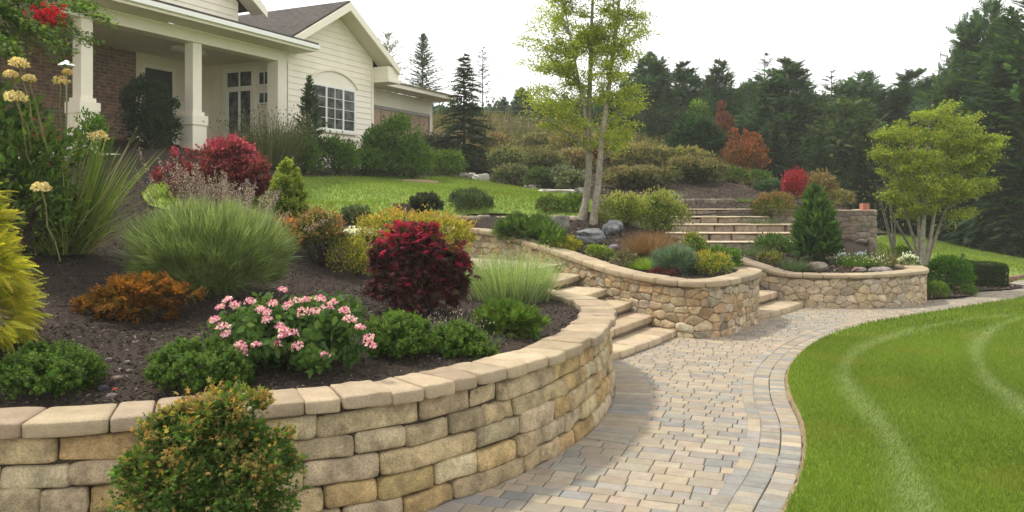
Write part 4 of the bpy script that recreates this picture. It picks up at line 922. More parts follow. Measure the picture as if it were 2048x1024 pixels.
# low orange lace-leaf maple
OR = [(.20, .085, .02), (.26, .115, .025), (.15, .075, .018), (.12, .09, .02)]
shrub('orange_maple', 'low spreading orange bronze laceleaf maple on bare mulch', 'shrub', 160, 395, 553, vb=655, n=5200, leaf='tuft', ls=.05, asp=.75, pal=OR, tip=[(.36, .12, .03), (.30, .13, .03)], tipz=.75,
      lobes=[(-.05, 0, .5, .32, .32, .42), (.26, 0, .6, .24, .22, .14), (-.3, 0, .35, .2, .25, .2), (.05, 0, .8, .2, .2, .18), (.38, .05, .62, .12, .12, .07), (0, 0, .25, .3, .3, .25)], K=110, cs=.18, flat=.5, upb=.1, rnd=.6, inner=.1, stems=14, back=.2)
# green mounds near the wall
MT = dict(leaf='sprig', asp=1., upb=.45, rnd=.5, inner=.1, stems=6)
GM = [(.07, .135, .02), (.09, .16, .024), (.055, .11, .017), (.11, .18, .03)]
shrub('green_mound', 'dark green low mound shrub at the bottom left corner of the bed', 'shrub', 5, 192, 697, vb=802, n=2600, ls=.045, pal=GM, tip=[(.08, .14, .025), (.065, .12, .025)], K=110, cs=.16, lobes=[(0, 0, .35, .46, .46, .5), (-.15, 0, .6, .22, .25, .32), (.2, 0, .5, .22, .25, .3)], **MT)
shrub('green_mound', 'dense bright green dome shrub just above the bronze topped bush', 'shrub', 295, 507, 683, vb=796, n=5000, ls=.034, pal=GM, tip=G3, K=150, cs=.10, lobes=[(0, 0, .40, .43, .43, .52), (.28, 0, .25, .18, .2, .28)], **MT)
shrub('green_mound', 'dense rounded green shrub right of the pink flowers', 'shrub', 728, 868, 632, vb=722, n=3600, ls=.038, pal=GM, tip=[(.1, .17, .03)], K=110, cs=.12, lobes=[(0, 0, .42, .44, .44, .52)], **MT)
shrub('green_mound', 'feathery low green shrub between two mounds near the coping', 'shrub', 862, 985, 655, vb=716, n=1700, ls=.045, pal=GM, K=60, cs=.2, lobes=[(-.1, 0, .4, .38, .4, .5), (.25, 0, .25, .25, .3, .3)], **MT)
shrub('juniper', 'low spreading bright green juniper in the curve of the front wall', 'shrub', 940, 1092, 600, vb=676, n=4600, leaf='needle', ls=.055, asp=.8, pal=[(.10, .155, .03), (.13, .19, .036), (.075, .125, .025)], tip=G3, K=110, cs=.15, lobes=[(-.05, 0, .36, .42, .42, .42), (.22, 0, .26, .25, .3, .3), (-.25, 0, .28, .2, .3, .3)], upb=.2, rnd=.6, stems=6)
grass('lavender', 'small grey lavender tuft under the dark red maple', 'plant', 845, 962, 612, vb=690, n=420, wid=.0028, lean=1.1, droop=.2, pal=[(.16, .16, .13), (.12, .125, .09), (.2, .18, .17)], rb=.25, flowers=(160, .02, [(.28, .22, .27), (.3, .28, .26)], 'kite'))
grass('creeping_thyme', 'thin grey green ground plant right of the juniper and lavender', 'plant', 930, 1010, 655, vb=690, n=260, wid=.003, lean=1.3, droop=.2, pal=GG, rb=.3)
# pink flowering bush with broad leaves
x_, y_, z_ = hit(580, 745); FB = dict(K=120, cs=.2, face=True, inner=.2)
t, o = shrub('flowering_shrub', 'leafy bush covered with pink flower clusters above the coping', 'flowering shrub', 428, 735, 592, vb=752, n=4600, leaf='long', ls=.047, asp=.62, pal=[(.055, .11, .025), (.075, .14, .03), (.04, .085, .022), (.09, .155, .04)], deep=.8,
      lobes=[(-.18, 0, .52, .32, .42, .42), (.18, 0, .5, .32, .42, .46), (0, -.1, .3, .46, .45, .32)], stems=12, **FB)
r = rng_of('pink'); PK = [(.70, .34, .50), (.78, .50, .63), (.84, .68, .76), (.60, .2, .40)]; heads = [flower_head(r, .027 * s, 60, PK, .016).build('flower_cluster', M_PETAL, t) for s in (.8, 1., 1.25)]
fl = [(440, 615), (430, 640), (447, 655), (452, 668), (470, 610), (500, 605), (520, 618), (545, 608), (530, 625), (565, 580), (575, 612), (590, 605), (612, 600), (640, 598), (655, 615), (668, 605), (690, 622), (700, 640), (560, 652), (569, 662), (585, 668), (513, 690), (483, 697), (485, 706), (565, 672), (553, 690), (595, 693), (650, 711), (742, 690), (738, 678), (720, 655), (480, 690), (605, 625), (455, 600), (535, 640), (630, 625)]
for k, (u, v) in enumerate(fl):
    f = heads[k] if k < 3 else heads[k % 3].copy()
    if k >= 3: COL.objects.link(f); f.parent = t
    frac = (v - 592) / 160.; D = o[1] - .05 - .31 * math.sin(min(1, max(0, frac + .15)) * 1.9) * o[3] * 1.1 + r.normal() * .01
    f.location = px(u, v, D, t.location); f.rotation_euler = (r.uniform(-.3, .5), r.uniform(-.4, .4), r.uniform(0, 6))
# dark red maple in the centre
DR = [(.055, .022, .022), (.075, .022, .026), (.04, .022, .018), (.06, .035, .02), (.10, .022, .03)]
shrub('red_maple', 'rounded dark red maple with crimson tips at centre of the front bed', 'shrub', 734, 932, 455, D=6.3, n=4600, leaf='maple7', ls=.075, asp=.95, pal=DR, tip=[(.32, .012, .05), (.24, .015, .045), (.36, .03, .08), (.14, .02, .035)], tipz=.74,
      lobes=[(-.04, 0, .60, .33, .36, .32), (-.02, -.08, .32, .30, .3, .3), (.02, 0, .86, .2, .22, .14), (-.36, 0, .42, .12, .2, .28), (.33, 0, .52, .16, .24, .22), (.38, .05, .26, .11, .2, .15), (-.3, -.05, .68, .16, .2, .14)], K=95, cs=.23, face=False, upb=-.2, rnd=.9, shell=.45, inner=.25, stems=14, stemcol=(.08, .05, .04))
# airy pale green grass
grass('airy_grass', 'airy pale green grass clump beside the left stairs', 'ornamental grass', 940, 1108, 480, D=8.15, n=4200, wid=.0026, lean=.7, droop=.1, pal=[(.25, .32, .15), (.30, .37, .19), (.19, .25, .11), (.34, .40, .24)], rb=.32, flowers=(700, .022, [(.36, .42, .24), (.42, .46, .3)], 'kite'), ellip=False, lmin=.45)
# little tree shaped shrub with bronze leaves
shrub('bronze_shrub', 'small tree shaped shrub with bronze and green leaves on a dark stem', 'shrub', 588, 692, 418, D=8.9, n=2600, leaf='kite', ls=.04, asp=.6, pal=[(.08, .11, .03), (.14, .12, .04), (.06, .085, .025)], tip=[(.28, .15, .07), (.22, .14, .06), (.3, .2, .11)], tipz=.5,
      lobes=[(0, 0, .62, .44, .44, .34), (-.22, 0, .5, .25, .3, .25), (.2, 0, .48, .28, .3, .2)], K=70, cs=.2, stems=16, stemcol=(.04, .03, .025))
shrub('orange_shrub', 'low orange tinted shrub tucked behind the big grass ball', 'shrub', 535, 603, 440, D=8.55, n=1200, leaf='kite', ls=.04, pal=[(.12, .12, .035), (.2, .14, .05), (.08, .09, .03)], tip=[(.44, .21, .08), (.4, .16, .08)], tipz=.6, K=40, stems=6)
YO = [(.32, .285, .05), (.26, .25, .045), (.39, .33, .065), (.18, .20, .04)]
shrub('yellow_shrub', 'broad golden yellow spirea behind the dark red maple', 'shrub', 706, 945, 420, D=10.0, n=6500, leaf='kite', ls=.042, asp=.55, pal=YO, tip=[(.40, .29, .06), (.42, .2, .05), (.38, .32, .09)], tipz=.75,
      lobes=[(-.1, 0, .6, .35, .4, .4), (.2, 0, .5, .33, .4, .36), (.38, 0, .3, .14, .3, .28), (-.33, 0, .45, .2, .3, .35)], K=130, cs=.17)
shrub('yellow_shrub', 'low lime yellow mound left of the dark red maple', 'shrub', 652, 765, 470, D=9.0, n=2600, leaf='kite', ls=.036, pal=YO + [(.10, .13, .025)], K=70, cs=.2, lobes=[(-.1, 0, .4, .42, .42, .45), (.25, -.1, .3, .28, .3, .35)])
shrub('grey_shrub', 'grey green rounded shrub at the lawn edge behind the bronze shrub', 'shrub', 680, 748, 415, D=10.3, n=1300, leaf='kite', ls=.04, pal=[(.075, .10, .055), (.10, .125, .075)], K=40)
r = rng_of('wh'); x0, y0, z0 = spot(690, 742, D=9.9); t = thing('white_flowers', 'patch of white blossoms between the bronze shrub and golden spirea', 'plant', (x0, y0, z0))
A = Acc(); n = 420; h0 = px(716, 462, 9.9, (x0, y0, z0))[2]; pp = np.c_[r.normal(size=n) * .09, r.normal(size=n) * .09, h0 + r.normal(size=n) * .022]; inst(A, 'kite', pp, rdir(r, n), np.array([0, 0, 1.]) + rdir(r, n) * .5, .03, .035, pick(r, [(.8, .8, .8), (.7, .68, .72)], n, None, .06)); A.build('blossoms', M_PETAL, t)
A = Acc(); blades(A, r, 120, .1, h0, .5, .1, .004, G1); A.build('stem', M_LEAF, t)
# bronze topped bush standing in front of the wall
shrub('bronze_bush', 'large green bush with bronze orange tips standing before the front wall', 'shrub', 238, 594, 778, D=3.02, low=True, n=25000, leaf='maple', ls=.026, asp=.85, pal=[(.06, .115, .022), (.08, .14, .028), (.05, .095, .02), (.10, .16, .034)], tip=[(.30, .21, .075), (.24, .21, .06), (.34, .2, .07), (.19, .2, .045)], tipz=.8, tipw=[.35, .3, .2, .15],
      lobes=[(0, 0, .5, .47, .36, .36), (-.05, 0, .8, .34, .26, .13), (.14, 0, .87, .2, .18, .13), (.32, 0, .72, .17, .2, .14), (-.33, 0, .66, .16, .2, .13), (0, 0, .25, .42, .3, .25)], K=230, cs=.15, face=False, upb=.1, rnd=.8, inner=.22, stems=14)
# pebbles in the mulch
r = rng_of('peb')
for k, (u, v, s, c, lab) in enumerate([(217, 724, .018, (.2, .15, .12), None), (232, 762, .024, (.26, .19, .15), None), (206, 779, .024, (.07, .07, .075), 'dark slate pebble on the mulch near the coping'), (224, 797, .024, (.2, .16, .14), None), (231, 781, .012, (.50, .10, .07), 'tiny bright red pebble among the grey pebbles on mulch'), (255, 728, .015, (.2, .18, .17), None), (258, 745, .013, (.22, .19, .17), None), (100, 760, .013, (.3, .26, .22), None)]):
    x, y, z = hit(u, v); A = Acc(); A.add(rbox(r, (s * 1.2, s, s * .75), s * .7, s * .1), CF, c)
    o = A.build('pebble', M_ROCK, None, True); o.location = (x, y, z + s * .3); o.rotation_euler = (0, 0, r.uniform(0, 6)); tag(o, lab or 'small rounded brownish pebble lying loose on the dark mulch', 'pebble', 'pebbles on the mulch')
# ---------------------------------------------------------------- beds beyond the stairs
def tree(name, label, cat, base, stems, lobes, K, n, leaf, ls, asp, pal, group=None, stemcol=(.22, .19, .15), cflat=.45, csz=(.22, .3), br=.012, tip=None, upb=.15, rnd=.7, back_reach=.45, shell=.75):
    """stems: list of (local polyline, radii); lobes: local ellipsoids filled with flattened leaf clumps fed by branches"""
    t = thing(name, label, cat, base, 0, group); r = rng_of(label); A = Acc(); B = Acc()
    SP = []
    for pts, rad in stems:
        p = smooth_curve(pts, .12); rd = np.interp(np.linspace(0, 1, len(p)), np.linspace(0, 1, len(rad)), rad); p = p + r.normal(size=p.shape) * .004
        tube(B, p, rd, jit(r, stemcol, .08), 9); SP.append(np.c_[p, rd])
    SP = np.vstack(SP); lb = np.array(lobes, float); vol = lb[:, 3:6].prod(1) ** .8
    li = r.choice(len(lb), K, p=vol / vol.sum()); f = r.random((K, 1)) ** (1 / 2.4); cc = lb[li, :3] + rdir(r, K) * lb[li, 3:6] * (1 - shell + shell * f)
    per = np.maximum(8, (n * r.uniform(.6, 1.4, K) / K)).astype(int)
    for k in range(K):
        d = SP[:, :3] - cc[k]; hd = np.hypot(d[:, 0], d[:, 1]); cost = np.linalg.norm(d, axis=1) + 3 * np.maximum(0, d[:, 2] + .45 * hd)
        j = np.argmin(cost); s0 = SP[j, :3]; L = np.linalg.norm(cc[k] - s0)
        P_ = wobble(r, s0, cc[k], 7, .04, .07); tube(B, P_, np.linspace(min(SP[j, 3] * .55, br * (.5 + L)), .003, 7), jit(r, stemcol, .1), 5)
        m = per[k]; u = 1 - np.abs(r.normal(size=m)) * .32; u = np.clip(u, .25, 1.12); i0 = np.clip((u * 6).astype(int), 0, 5)
        pp = P_[i0] + (P_[i0 + 1] - P_[i0]) * (u * 6 - i0)[:, None]; sz = r.uniform(*csz)
        pp = pp + r.normal(size=(m, 3)) * np.array([sz, sz, sz * (1 - cflat)]) * (1.1 - .45 * np.clip(u, 0, 1))[:, None]
        od = nrm(cc[k] - s0 + 1e-6); c = pick(r, pal, m) * np.clip(1 + .14 * r.normal(), .65, 1.4)
        if tip is not None:
            tm = r.random(m) < .22; c[tm] = pick(r, tip, tm.sum())
        s = ls * r.uniform(.65, 1.25, m)
        inst(A, leaf, pp, od * .4 + rdir(r, m) * rnd + np.array([0, 0, upb - .3]), np.array([0, 0, 1.]) + rdir(r, m) * .8, s * asp, s, c)
    A.build('crown', M_LEAF, t); B.build('trunk', M_BARK, t, True); PLANTS[label] = (*base, 0, 0); return t
# double trunk tree
D0 = 13.9; x0 = (1176 - 1024) / F * D0; z0 = float(H(x0, D0)[0]); ob = (x0, D0, z0)
def lob(u, v, ru, rv, D=D0, o=None, rd=None):
    o = o or ob; c = px(u, v, D, o); s = D / F; return (*c, ru * s, (rd or ru) * s, rv * s)
s1 = [px(u, v, 14.05, ob) for u, v in [(1164, 440), (1172, 405), (1178, 340), (1177, 260), (1180, 150), (1184, 40), (1190, -80)]]
s2 = [px(u, v, 13.75, ob) for u, v in [(1186, 462), (1189, 425), (1197, 360), (1203, 290), (1213, 210), (1226, 110), (1240, -10), (1245, -80)]]
s3 = [px(u, v, 13.9, ob) for u, v in [(1180, 300), (1168, 220), (1150, 120), (1130, 20)]]
tree('double_trunk_tree', 'tall light green tree with two pale trunks rising from the middle bed', 'tree', ob,
     [(s1, [.095, .066, .057, .05, .04, .028, .015]), (s2, [.09, .063, .055, .047, .037, .025, .015]), (s3, [.03, .025, .02, .01])],
     [lob(1160, 10, 95, 110), lob(1240, 70, 66, 110), lob(1185, 130, 75, 80), lob(1090, 185, 66, 32), lob(1075, 75, 48, 28), lob(1100, 20, 50, 25), lob(1060, 212, 40, 18), lob(1250, 210, 52, 70), lob(1130, 235, 60, 40),
      lob(1225, 270, 55, 36), lob(1090, 120, 55, 22), lob(1190, -80, 110, 60), lob(1045, 68, 24, 10), lob(1040, 130, 24, 12)], 280, 46000, 'kite', .046, .62,
     [(.25, .33, .05), (.31, .38, .06), (.19, .27, .042), (.36, .39, .07)], None, (.30, .265, .21), .5, (.075, .15), .008, [(.46, .41, .08)])
# multi-stem tree in the right bed
D1 = 14.3; x1 = (1845 - 1024) / F * D1; z1 = max(float(H(x1, D1)[0]) * 0 + .44, 0); ob1 = (x1, D1, z1)
L1 = lambda u, v, ru, rv, dd=0: lob(u, v, ru, rv, D1 + dd, ob1)
S = lambda pts, dd: [px(u, v, D1 + dd, ob1) for u, v in pts]
tree('multi_stem_tree', 'rounded light green tree fanning from several pale stems behind the low wall', 'tree', ob1,
     [(S([(1838, 530), (1828, 480), (1810, 420), (1795, 350), (1785, 290)], .1), [.034, .028, .023, .017, .009]), (S([(1845, 530), (1846, 470), (1850, 400), (1853, 330), (1858, 250)], -.1), [.05, .042, .034, .024, .01]),
      (S([(1850, 530), (1862, 470), (1872, 410), (1885, 340), (1900, 270)], 0), [.038, .032, .027, .02, .009]), (S([(1852, 530), (1874, 470), (1890, 420), (1915, 360), (1945, 310)], .15), [.03, .026, .02, .014, .008]), (S([(1840, 530), (1838, 470), (1836, 400), (1830, 330), (1826, 270)], .2), [.034, .028, .023, .017, .009])],
     [L1(1870, 300, 80, 45), L1(1795, 325, 48, 34), L1(1950, 300, 48, 38), L1(1870, 370, 75, 34), L1(1945, 375, 60, 20), L1(1785, 392, 42, 16), L1(1855, 236, 48, 22), L1(1932, 240, 40, 20), L1(1800, 262, 44, 20), L1(1912, 425, 45, 12), L1(1980, 362, 32, 10), L1(1890, 214, 30, 10), L1(1762, 300, 26, 10), L1(1985, 275, 22, 10), L1(1830, 415, 50, 16)],
     190, 30000, 'kite', .05, .55, [(.20, .27, .042), (.25, .31, .05), (.16, .225, .036), (.30, .33, .058)], None, (.30, .28, .21), .6, (.07, .14), .008, [(.30, .28, .06)])
t = thing('bare_sapling', 'cluster of bare grey stems left of the multi stemmed tree', 'sapling', (P(1800, 505, 14.9)[0], 14.9, .52)); r = rng_of('bare'); A = Acc(); ob2 = tuple(t.location)
for pts, rr_ in [([(1836, 522), (1812, 480), (1790, 440), (1778, 400), (1765, 350)], .030), ([(1786, 505), (1778, 460), (1768, 420), (1760, 392)], .018), ([(1788, 505), (1784, 450), (1779, 410), (1774, 370)], .02), ([(1790, 505), (1790, 450), (1794, 420), (1798, 400)], .014), ([(1784, 500), (1772, 450), (1762, 410), (1750, 360)], .014)]:
    tube(A, smooth_curve([px(u, v, 14.9, ob2) for u, v in pts], .1), np.linspace(rr_, rr_ * .3, len(smooth_curve([px(u, v, 14.9, ob2) for u, v in pts], .1))), (.25, .22, .19), 6)
A.build('stem', M_BARK, t, True); A = Acc(); n = 260; pp = np.vstack([px(1795 + r.normal() * 26, 385 + r.normal() * 16, 14.9, ob2) for _ in range(n)]); inst(A, 'kite', pp + r.normal(size=(n, 3)) * .04, rdir(r, n), rdir(r, n), .03, .05, pick(r, [(.13, .16, .03), (.17, .19, .04)], n)); A.build('leaves', M_LEAF, t)

KT = dict(leaf='kite', asp=.55)
# middle bed
shrub('light_green_shrub', 'pale yellow green shrub just right of the double trunk tree', 'shrub', 1192, 1300, 385, vb=458, n=4600, ls=.045, lobes=[(-.12, 0, .42, .36, .4, .44), (.2, 0, .38, .3, .38, .38), (.02, 0, .68, .28, .3, .28)], pal=[(.22, .26, .05), (.27, .30, .06), (.15, .20, .04)], tip=[(.42, .41, .13), (.36, .38, .11)], tipz=.5, K=90, cs=.2, **KT)
shrub('light_green_shrub', 'larger light green shrub between the double trunk tree and upper steps', 'shrub', 1258, 1376, 382, vb=473, n=5600, ls=.045, lobes=[(-.12, 0, .42, .36, .4, .44), (.2, 0, .38, .3, .38, .38), (.02, 0, .68, .28, .3, .28)], pal=[(.16, .215, .04), (.20, .25, .05), (.12, .17, .034)], tip=[(.34, .36, .1), (.36, .34, .13)], tipz=.6, K=100, cs=.2, **KT)
grass('brown_grass', 'fan of copper brown grass in the middle bed', 'ornamental grass', 1228, 1372, 450, D=12.0, n=2400, wid=.004, lean=1.35, droop=.06, pal=[(.22, .125, .085), (.27, .16, .11), (.17, .095, .065)], rb=.16, lmin=.55, leanb=.9)
shrub('yellow_mound', 'bright yellow dome plant tucked against the sloping coping', 'shrub', 1090, 1162, 474, vb=508, n=2600, leaf='kite', ls=.035, asp=.5, lobes=[(0, 0, .4, .48, .45, .58)],  pal=[(.30, .27, .03), (.36, .32, .04), (.22, .22, .03)], K=50, cs=.2, upb=.5)
shrub('juniper', 'wide feathery green juniper above the sloping coping left of boulders', 'shrub', 995, 1112, 440, D=12.6, n=2400, leaf='needle', ls=.13, asp=.8, pal=[(.07, .12, .03), (.09, .145, .035), (.05, .095, .025)], K=80, cs=.22, upb=.45, lobes=[(0, 0, .4, .48, .4, .5), (-.2, 0, .55, .25, .3, .35)])
shrub('leafy_perennial', 'bright green strappy plant beside the yellow dome plant', 'plant', 1078, 1130, 460, D=12.0, n=420, leaf='long', ls=.11, asp=.22, pal=G3, K=30, upb=.8, stems=0)
shrub('lime_plant', 'lime green low plant below the pale grey boulder', 'plant', 1172, 1228, 492, vb=522, n=700, ls=.05, pal=[(.15, .21, .035), (.19, .24, .05)], K=30, upb=.5, stems=4, **KT)
grass('green_tuft', 'vivid green grassy tuft at the left of the blue spiky ball', 'plant', 1254, 1326, 504, vb=541, n=900, wid=.005, lean=1.1, droop=.15, pal=[(.17, .26, .04), (.22, .31, .055)], rb=.34)
shrub('blue_fescue', 'blue green spiky ball of grass at the lowest dip of the coping', 'ornamental grass', 1310, 1390, 505, D=10.75, n=5200, leaf='wisp', ls=.13, asp=.03, pal=[(.095, .145, .11), (.125, .18, .14), (.07, .11, .09)], tip=[(.16, .22, .18)], tipz=.7, K=200, cs=.14, upb=.35, rnd=.35, lobes=[(0, 0, .45, .46, .46, .5)], stems=0)
shrub('brown_groundcover', 'low grey brown textured plant between lime and vivid green tufts', 'plant', 1214, 1278, 505, vb=538, n=800, ls=.04, pal=[(.16, .135, .09), (.2, .17, .12), (.09, .10, .05)], K=40, stems=0, **KT)
shrub('red_groundcover', 'dark red ground plant in front of the blue spiky ball', 'plant', 1286, 1368, 538, vb=553, n=500, ls=.035, pal=[(.14, .03, .04), (.09, .03, .03), (.2, .04, .06)], K=30, stems=0, **KT)
shrub('yellow_green_shrub', 'yellow green mound nearest the right end of the bulging wall', 'shrub', 1372, 1466, 507, vb=552, n=2600, ls=.035, pal=[(.19, .23, .04), (.28, .27, .05), (.13, .18, .035)], tip=[(.33, .26, .05), (.28, .25, .05)], tipz=.7, K=60, **KT)
shrub('green_shrub', 'mid green low shrub behind the yellow green mound', 'shrub', 1408, 1482, 497, vb=540, n=1300, ls=.045, pal=G3, K=50, upb=.5, **KT)
shrub('green_shrub', 'upright green shrub with yellow tips right of the copper grass', 'shrub', 1362, 1412, 469, vb=516, n=1300, ls=.045, pal=G1 + G3, tip=[(.2, .21, .05)], K=45, **KT)
grass('strappy_plant', 'small strappy green plant in the bed by the foot of the upper stair slope', 'plant', 1440, 1482, 505, D=11.9, n=160, wid=.005, lean=1.1, droop=.3, pal=G3, rb=.2)
# boulders
BV, BF = cube_grid(13)
def boulder(label, u0, u1, vt, vb, col, D=None, mat=None, name='boulder', depth=.7, rz=0., sq=1., low=False):
    x, y, z = spot(u0, u1, vb, D, low); r = rng_of(label); w = (u1 - u0) / F * y; h = max(.04, (vb - vt) / F * y); A = Acc()
    V = BV / np.linalg.norm(BV, axis=1, keepdims=True) ** sq
    for k in range(7):
        q = r.normal(size=3) * (1.2 + 1.3 * k); V = V + np.sin(V @ q + r.uniform(0, 6))[:, None] * r.normal(size=3) * .15 / (1 + .6 * k)
    V = V / np.abs(V).max(0); V[:, 2] = np.clip(V[:, 2], -1, .93 + .1 * V[:, 0] * r.normal())
    A.add(V * np.array([w / 2, w * depth / 2, h * .58]), BF, jit(r, col, .1)); o = A.build(name, mat or M_ROCK, None, True)
    o.location = (x, y + w * depth * .3, z + h * .44); o.rotation_euler = (0, 0, rz); tag(o, label, 'rock'); return o
boulder('smooth blue grey boulder lying in front of the double trunk tree', 1152, 1216, 457, 494, (.24, .25, .26))
boulder('taller blue grey boulder leaning behind the smooth one', 1204, 1250, 450, 484, (.20, .21, .22), D=13.1)
boulder('mossy dark boulder at the left side of the brown mulch patch', 1092, 1142, 440, 486, (.13, .13, .10), D=12.9)
boulder('small lilac grey stone beside the smooth boulder', 1216, 1240, 484, 500, (.25, .23, .28), D=12.2)
SLATE = (.55, .53, .48)
for lab, a in [('pale rounded boulder at the far corner of the upper lawn', (944, 980, 347, 363)), ('flat pale stone slab beside the rounded boulder at the lawn corner', (918, 952, 345, 354)),
               ('pale flat rock at the lawn edge below the grey green bushes', (1046, 1083, 369, 379)), ('pale block of stone at the lawn edge left of the tree trunks', (1144, 1172, 374, 386)), ('long flat stone bordering the lawn between two pale rocks', (1076, 1150, 378, 389))]:
    boulder(lab, *a, SLATE, None, M_CAP, 'flat_rock', .6, 0, .3)
x_, y_, z_ = hit(812, 366)
A = Acc(); rr = rng_of('islandbed'); q = np.linspace(0, 2 * np.pi, 40)[:-1]; ring = np.c_[np.cos(q) * .75, np.sin(q) * .5]; V = np.vstack([[(0, 0, .09)], np.c_[ring * .6, np.full(39, .085)], np.c_[ring, np.full(39, .055)], np.c_[ring * 1.04, np.full(39, -.1)]])
j = np.arange(39); j2 = (j + 1) % 39; A.add(V, [[0, 1 + a, 1 + b] for a, b in zip(j, j2)] + [[1 + 39 * k + a, 40 + 39 * k + a, 40 + 39 * k + b, 1 + 39 * k + b] for k in (0, 1) for a, b in zip(j, j2)], (.2, .17, .13))
o = A.build('island_bed', M_DIRT, None, True); o.location = (x_, y_ + .3, z_); tag(o, 'raised brown soil bed at the back edge of the upper lawn', 'planting bed', None, 'structure')
# shrubs along the lawn's lower edge
shrub('dark_ball_shrub', 'dark purple green ball shrub on the lawn edge', 'shrub', 817, 886, 391, vb=436, n=2200, ls=.05, pal=[(.045, .055, .04), (.06, .07, .05), (.035, .045, .03)], K=70, cs=.18, upb=.6, **KT)
shrub('grey_green_shrub', 'wide grey green shrub right of the dark ball shrub', 'shrub', 894, 986, 383, vb=432, n=2800, ls=.055, pal=[(.075, .105, .05), (.095, .13, .065), (.055, .08, .04)], K=80, cs=.2, upb=.7, **KT)
shrub('olive_ball_shrub', 'small olive ball shrub left of the double trunk tree', 'shrub', 1072, 1131, 394, vb=430, n=1500, ls=.045, pal=OL + G1, K=60, **KT)
shrub('lime_shrub', 'bright lime shrub touching the left trunk of the double trunk tree', 'shrub', 1124, 1172, 391, D=14.5, n=1300, ls=.05, pal=G3 + [(.17, .23, .04)], K=50, upb=.6, **KT)
# ---------------------------------------------------------------- planting around the house
LF = dict(leaf='kite', asp=.5)
shrub('evergreen_shrub', 'dark rounded evergreen shrub hiding the porch door', 'shrub', 250, 350, 156, D=15.7, n=6500, ls=.07, pal=[(.032, .06, .03), (.042, .075, .036), (.026, .05, .026)], K=120, cs=.16, lobes=[(-.15, 0, .5, .36, .45, .5), (.2, 0, .48, .3, .45, .47), (0, 0, .25, .46, .45, .28)], **LF)
shrub('green_shrub', 'light green bush in front of the left porch column', 'shrub', 150, 218, 222, D=11.5, n=1500, ls=.06, pal=G1 + G3, K=50, **LF)
grass('willowy_shrub', 'tall wispy grey green shrub before the porch window', 'shrub', 488, 596, 212, D=17.3, n=1500, wid=.008, lean=.6, droop=.15, pal=[(.11, .13, .06), (.14, .15, .075), (.08, .10, .045), (.16, .14, .07)], rb=.35, ellip=False, lmin=.35, flowers=(900, .06, [(.13, .15, .07), (.17, .16, .08)], 'kite'))
conifer('columnar_tree', 'narrow dark green columnar tree left of the arched window', 'tree', 576, 662, 154, D=18.3, nb=110, m=9, pal=[(.03, .06, .02), (.04, .08, .025), (.055, .10, .03)], prof=.95, upa=.9, droop=.2, ls=.16, tpl='sprig', asp=1., z0=.03, mat=M_LEAF, ragged=.5)
for lab, a, D_, pal in [('round mid green shrub at the left foot of the gable wall', (568, 638, 276, ), 17.6, G1), ('leafy green shrub below the arched window', (628, 718, 280), 18.6, G1), ('low blue green shrub at the right foot of the gable wall', (706, 788, 304), 19.6, G2 + G1)]:
    shrub('foundation_shrub', lab, 'shrub', *a, D=D_, n=3200, ls=.08, pal=pal, tip=G3, tipz=.6, K=80, cs=.22, upb=.5, lobes=[(-.1, 0, .45, .4, .42, .5), (.2, 0, .4, .3, .4, .42), (0, 0, .7, .25, .3, .3)], **LF)  # tip: brighter upper leaves painted in as sunlit highlights
shrub('spire_shrub', 'thin green spire shrub against the white siding', 'shrub', 688, 708, 283, D=19.8, n=500, ls=.07, pal=G1, K=30, upb=.8, lobes=[(0, 0, .4, .4, .4, .42), (0, 0, .8, .22, .2, .22)], **LF)
shrub('large_shrub', 'big dense green shrub at the right corner of the gable', 'shrub', 724, 850, 240, D=20.2, n=6500, ls=.095, pal=G1 + G3[:1], tip=G3, tipz=.6, K=130, cs=.17, upb=.5, lobes=[(.08, 0, .66, .34, .4, .33), (-.28, 0, .52, .22, .3, .32), (.12, 0, .32, .36, .4, .34), (-.1, 0, .3, .34, .4, .3)], **LF)  # bright tip leaves stand in for sun on the upper shrub
shrub('leafy_shrub', 'fresh green bushy shrub in front of the big corner shrub', 'shrub', 778, 866, 287, vb=362, n=3200, ls=.075, pal=G1 + G3, tip=G3 + [(.14, .21, .04)], K=90, cs=.2, upb=.5, **LF)
shrub('yellow_green_shrub', 'yellowish green shrub at the far corner of the lawn by the spruce', 'shrub', 856, 928, 304, vb=357, n=2600, ls=.08, pal=G3 + [(.16, .2, .05)], K=70, cs=.2, **LF)
shrub('grey_shrub', 'grey shrub under the end of the wing roof', 'shrub', 836, 902, 272, D=25, n=1700, ls=.1, pal=[(.09, .105, .07), (.12, .13, .09), (.15, .14, .10)], K=50, **LF)
SPR = [(.04, .075, .042), (.052, .092, .05), (.032, .062, .036), (.07, .11, .06)]
conifer('spruce', 'dark layered spruce tree at the right end of the house', 'tree', 868, 990, 112, D=25, nb=150, m=16, pal=SPR, prof=.8, upa=.1, droop=.28, ls=.34, tpl='tuft', asp=.9, z0=.02, ragged=.3)
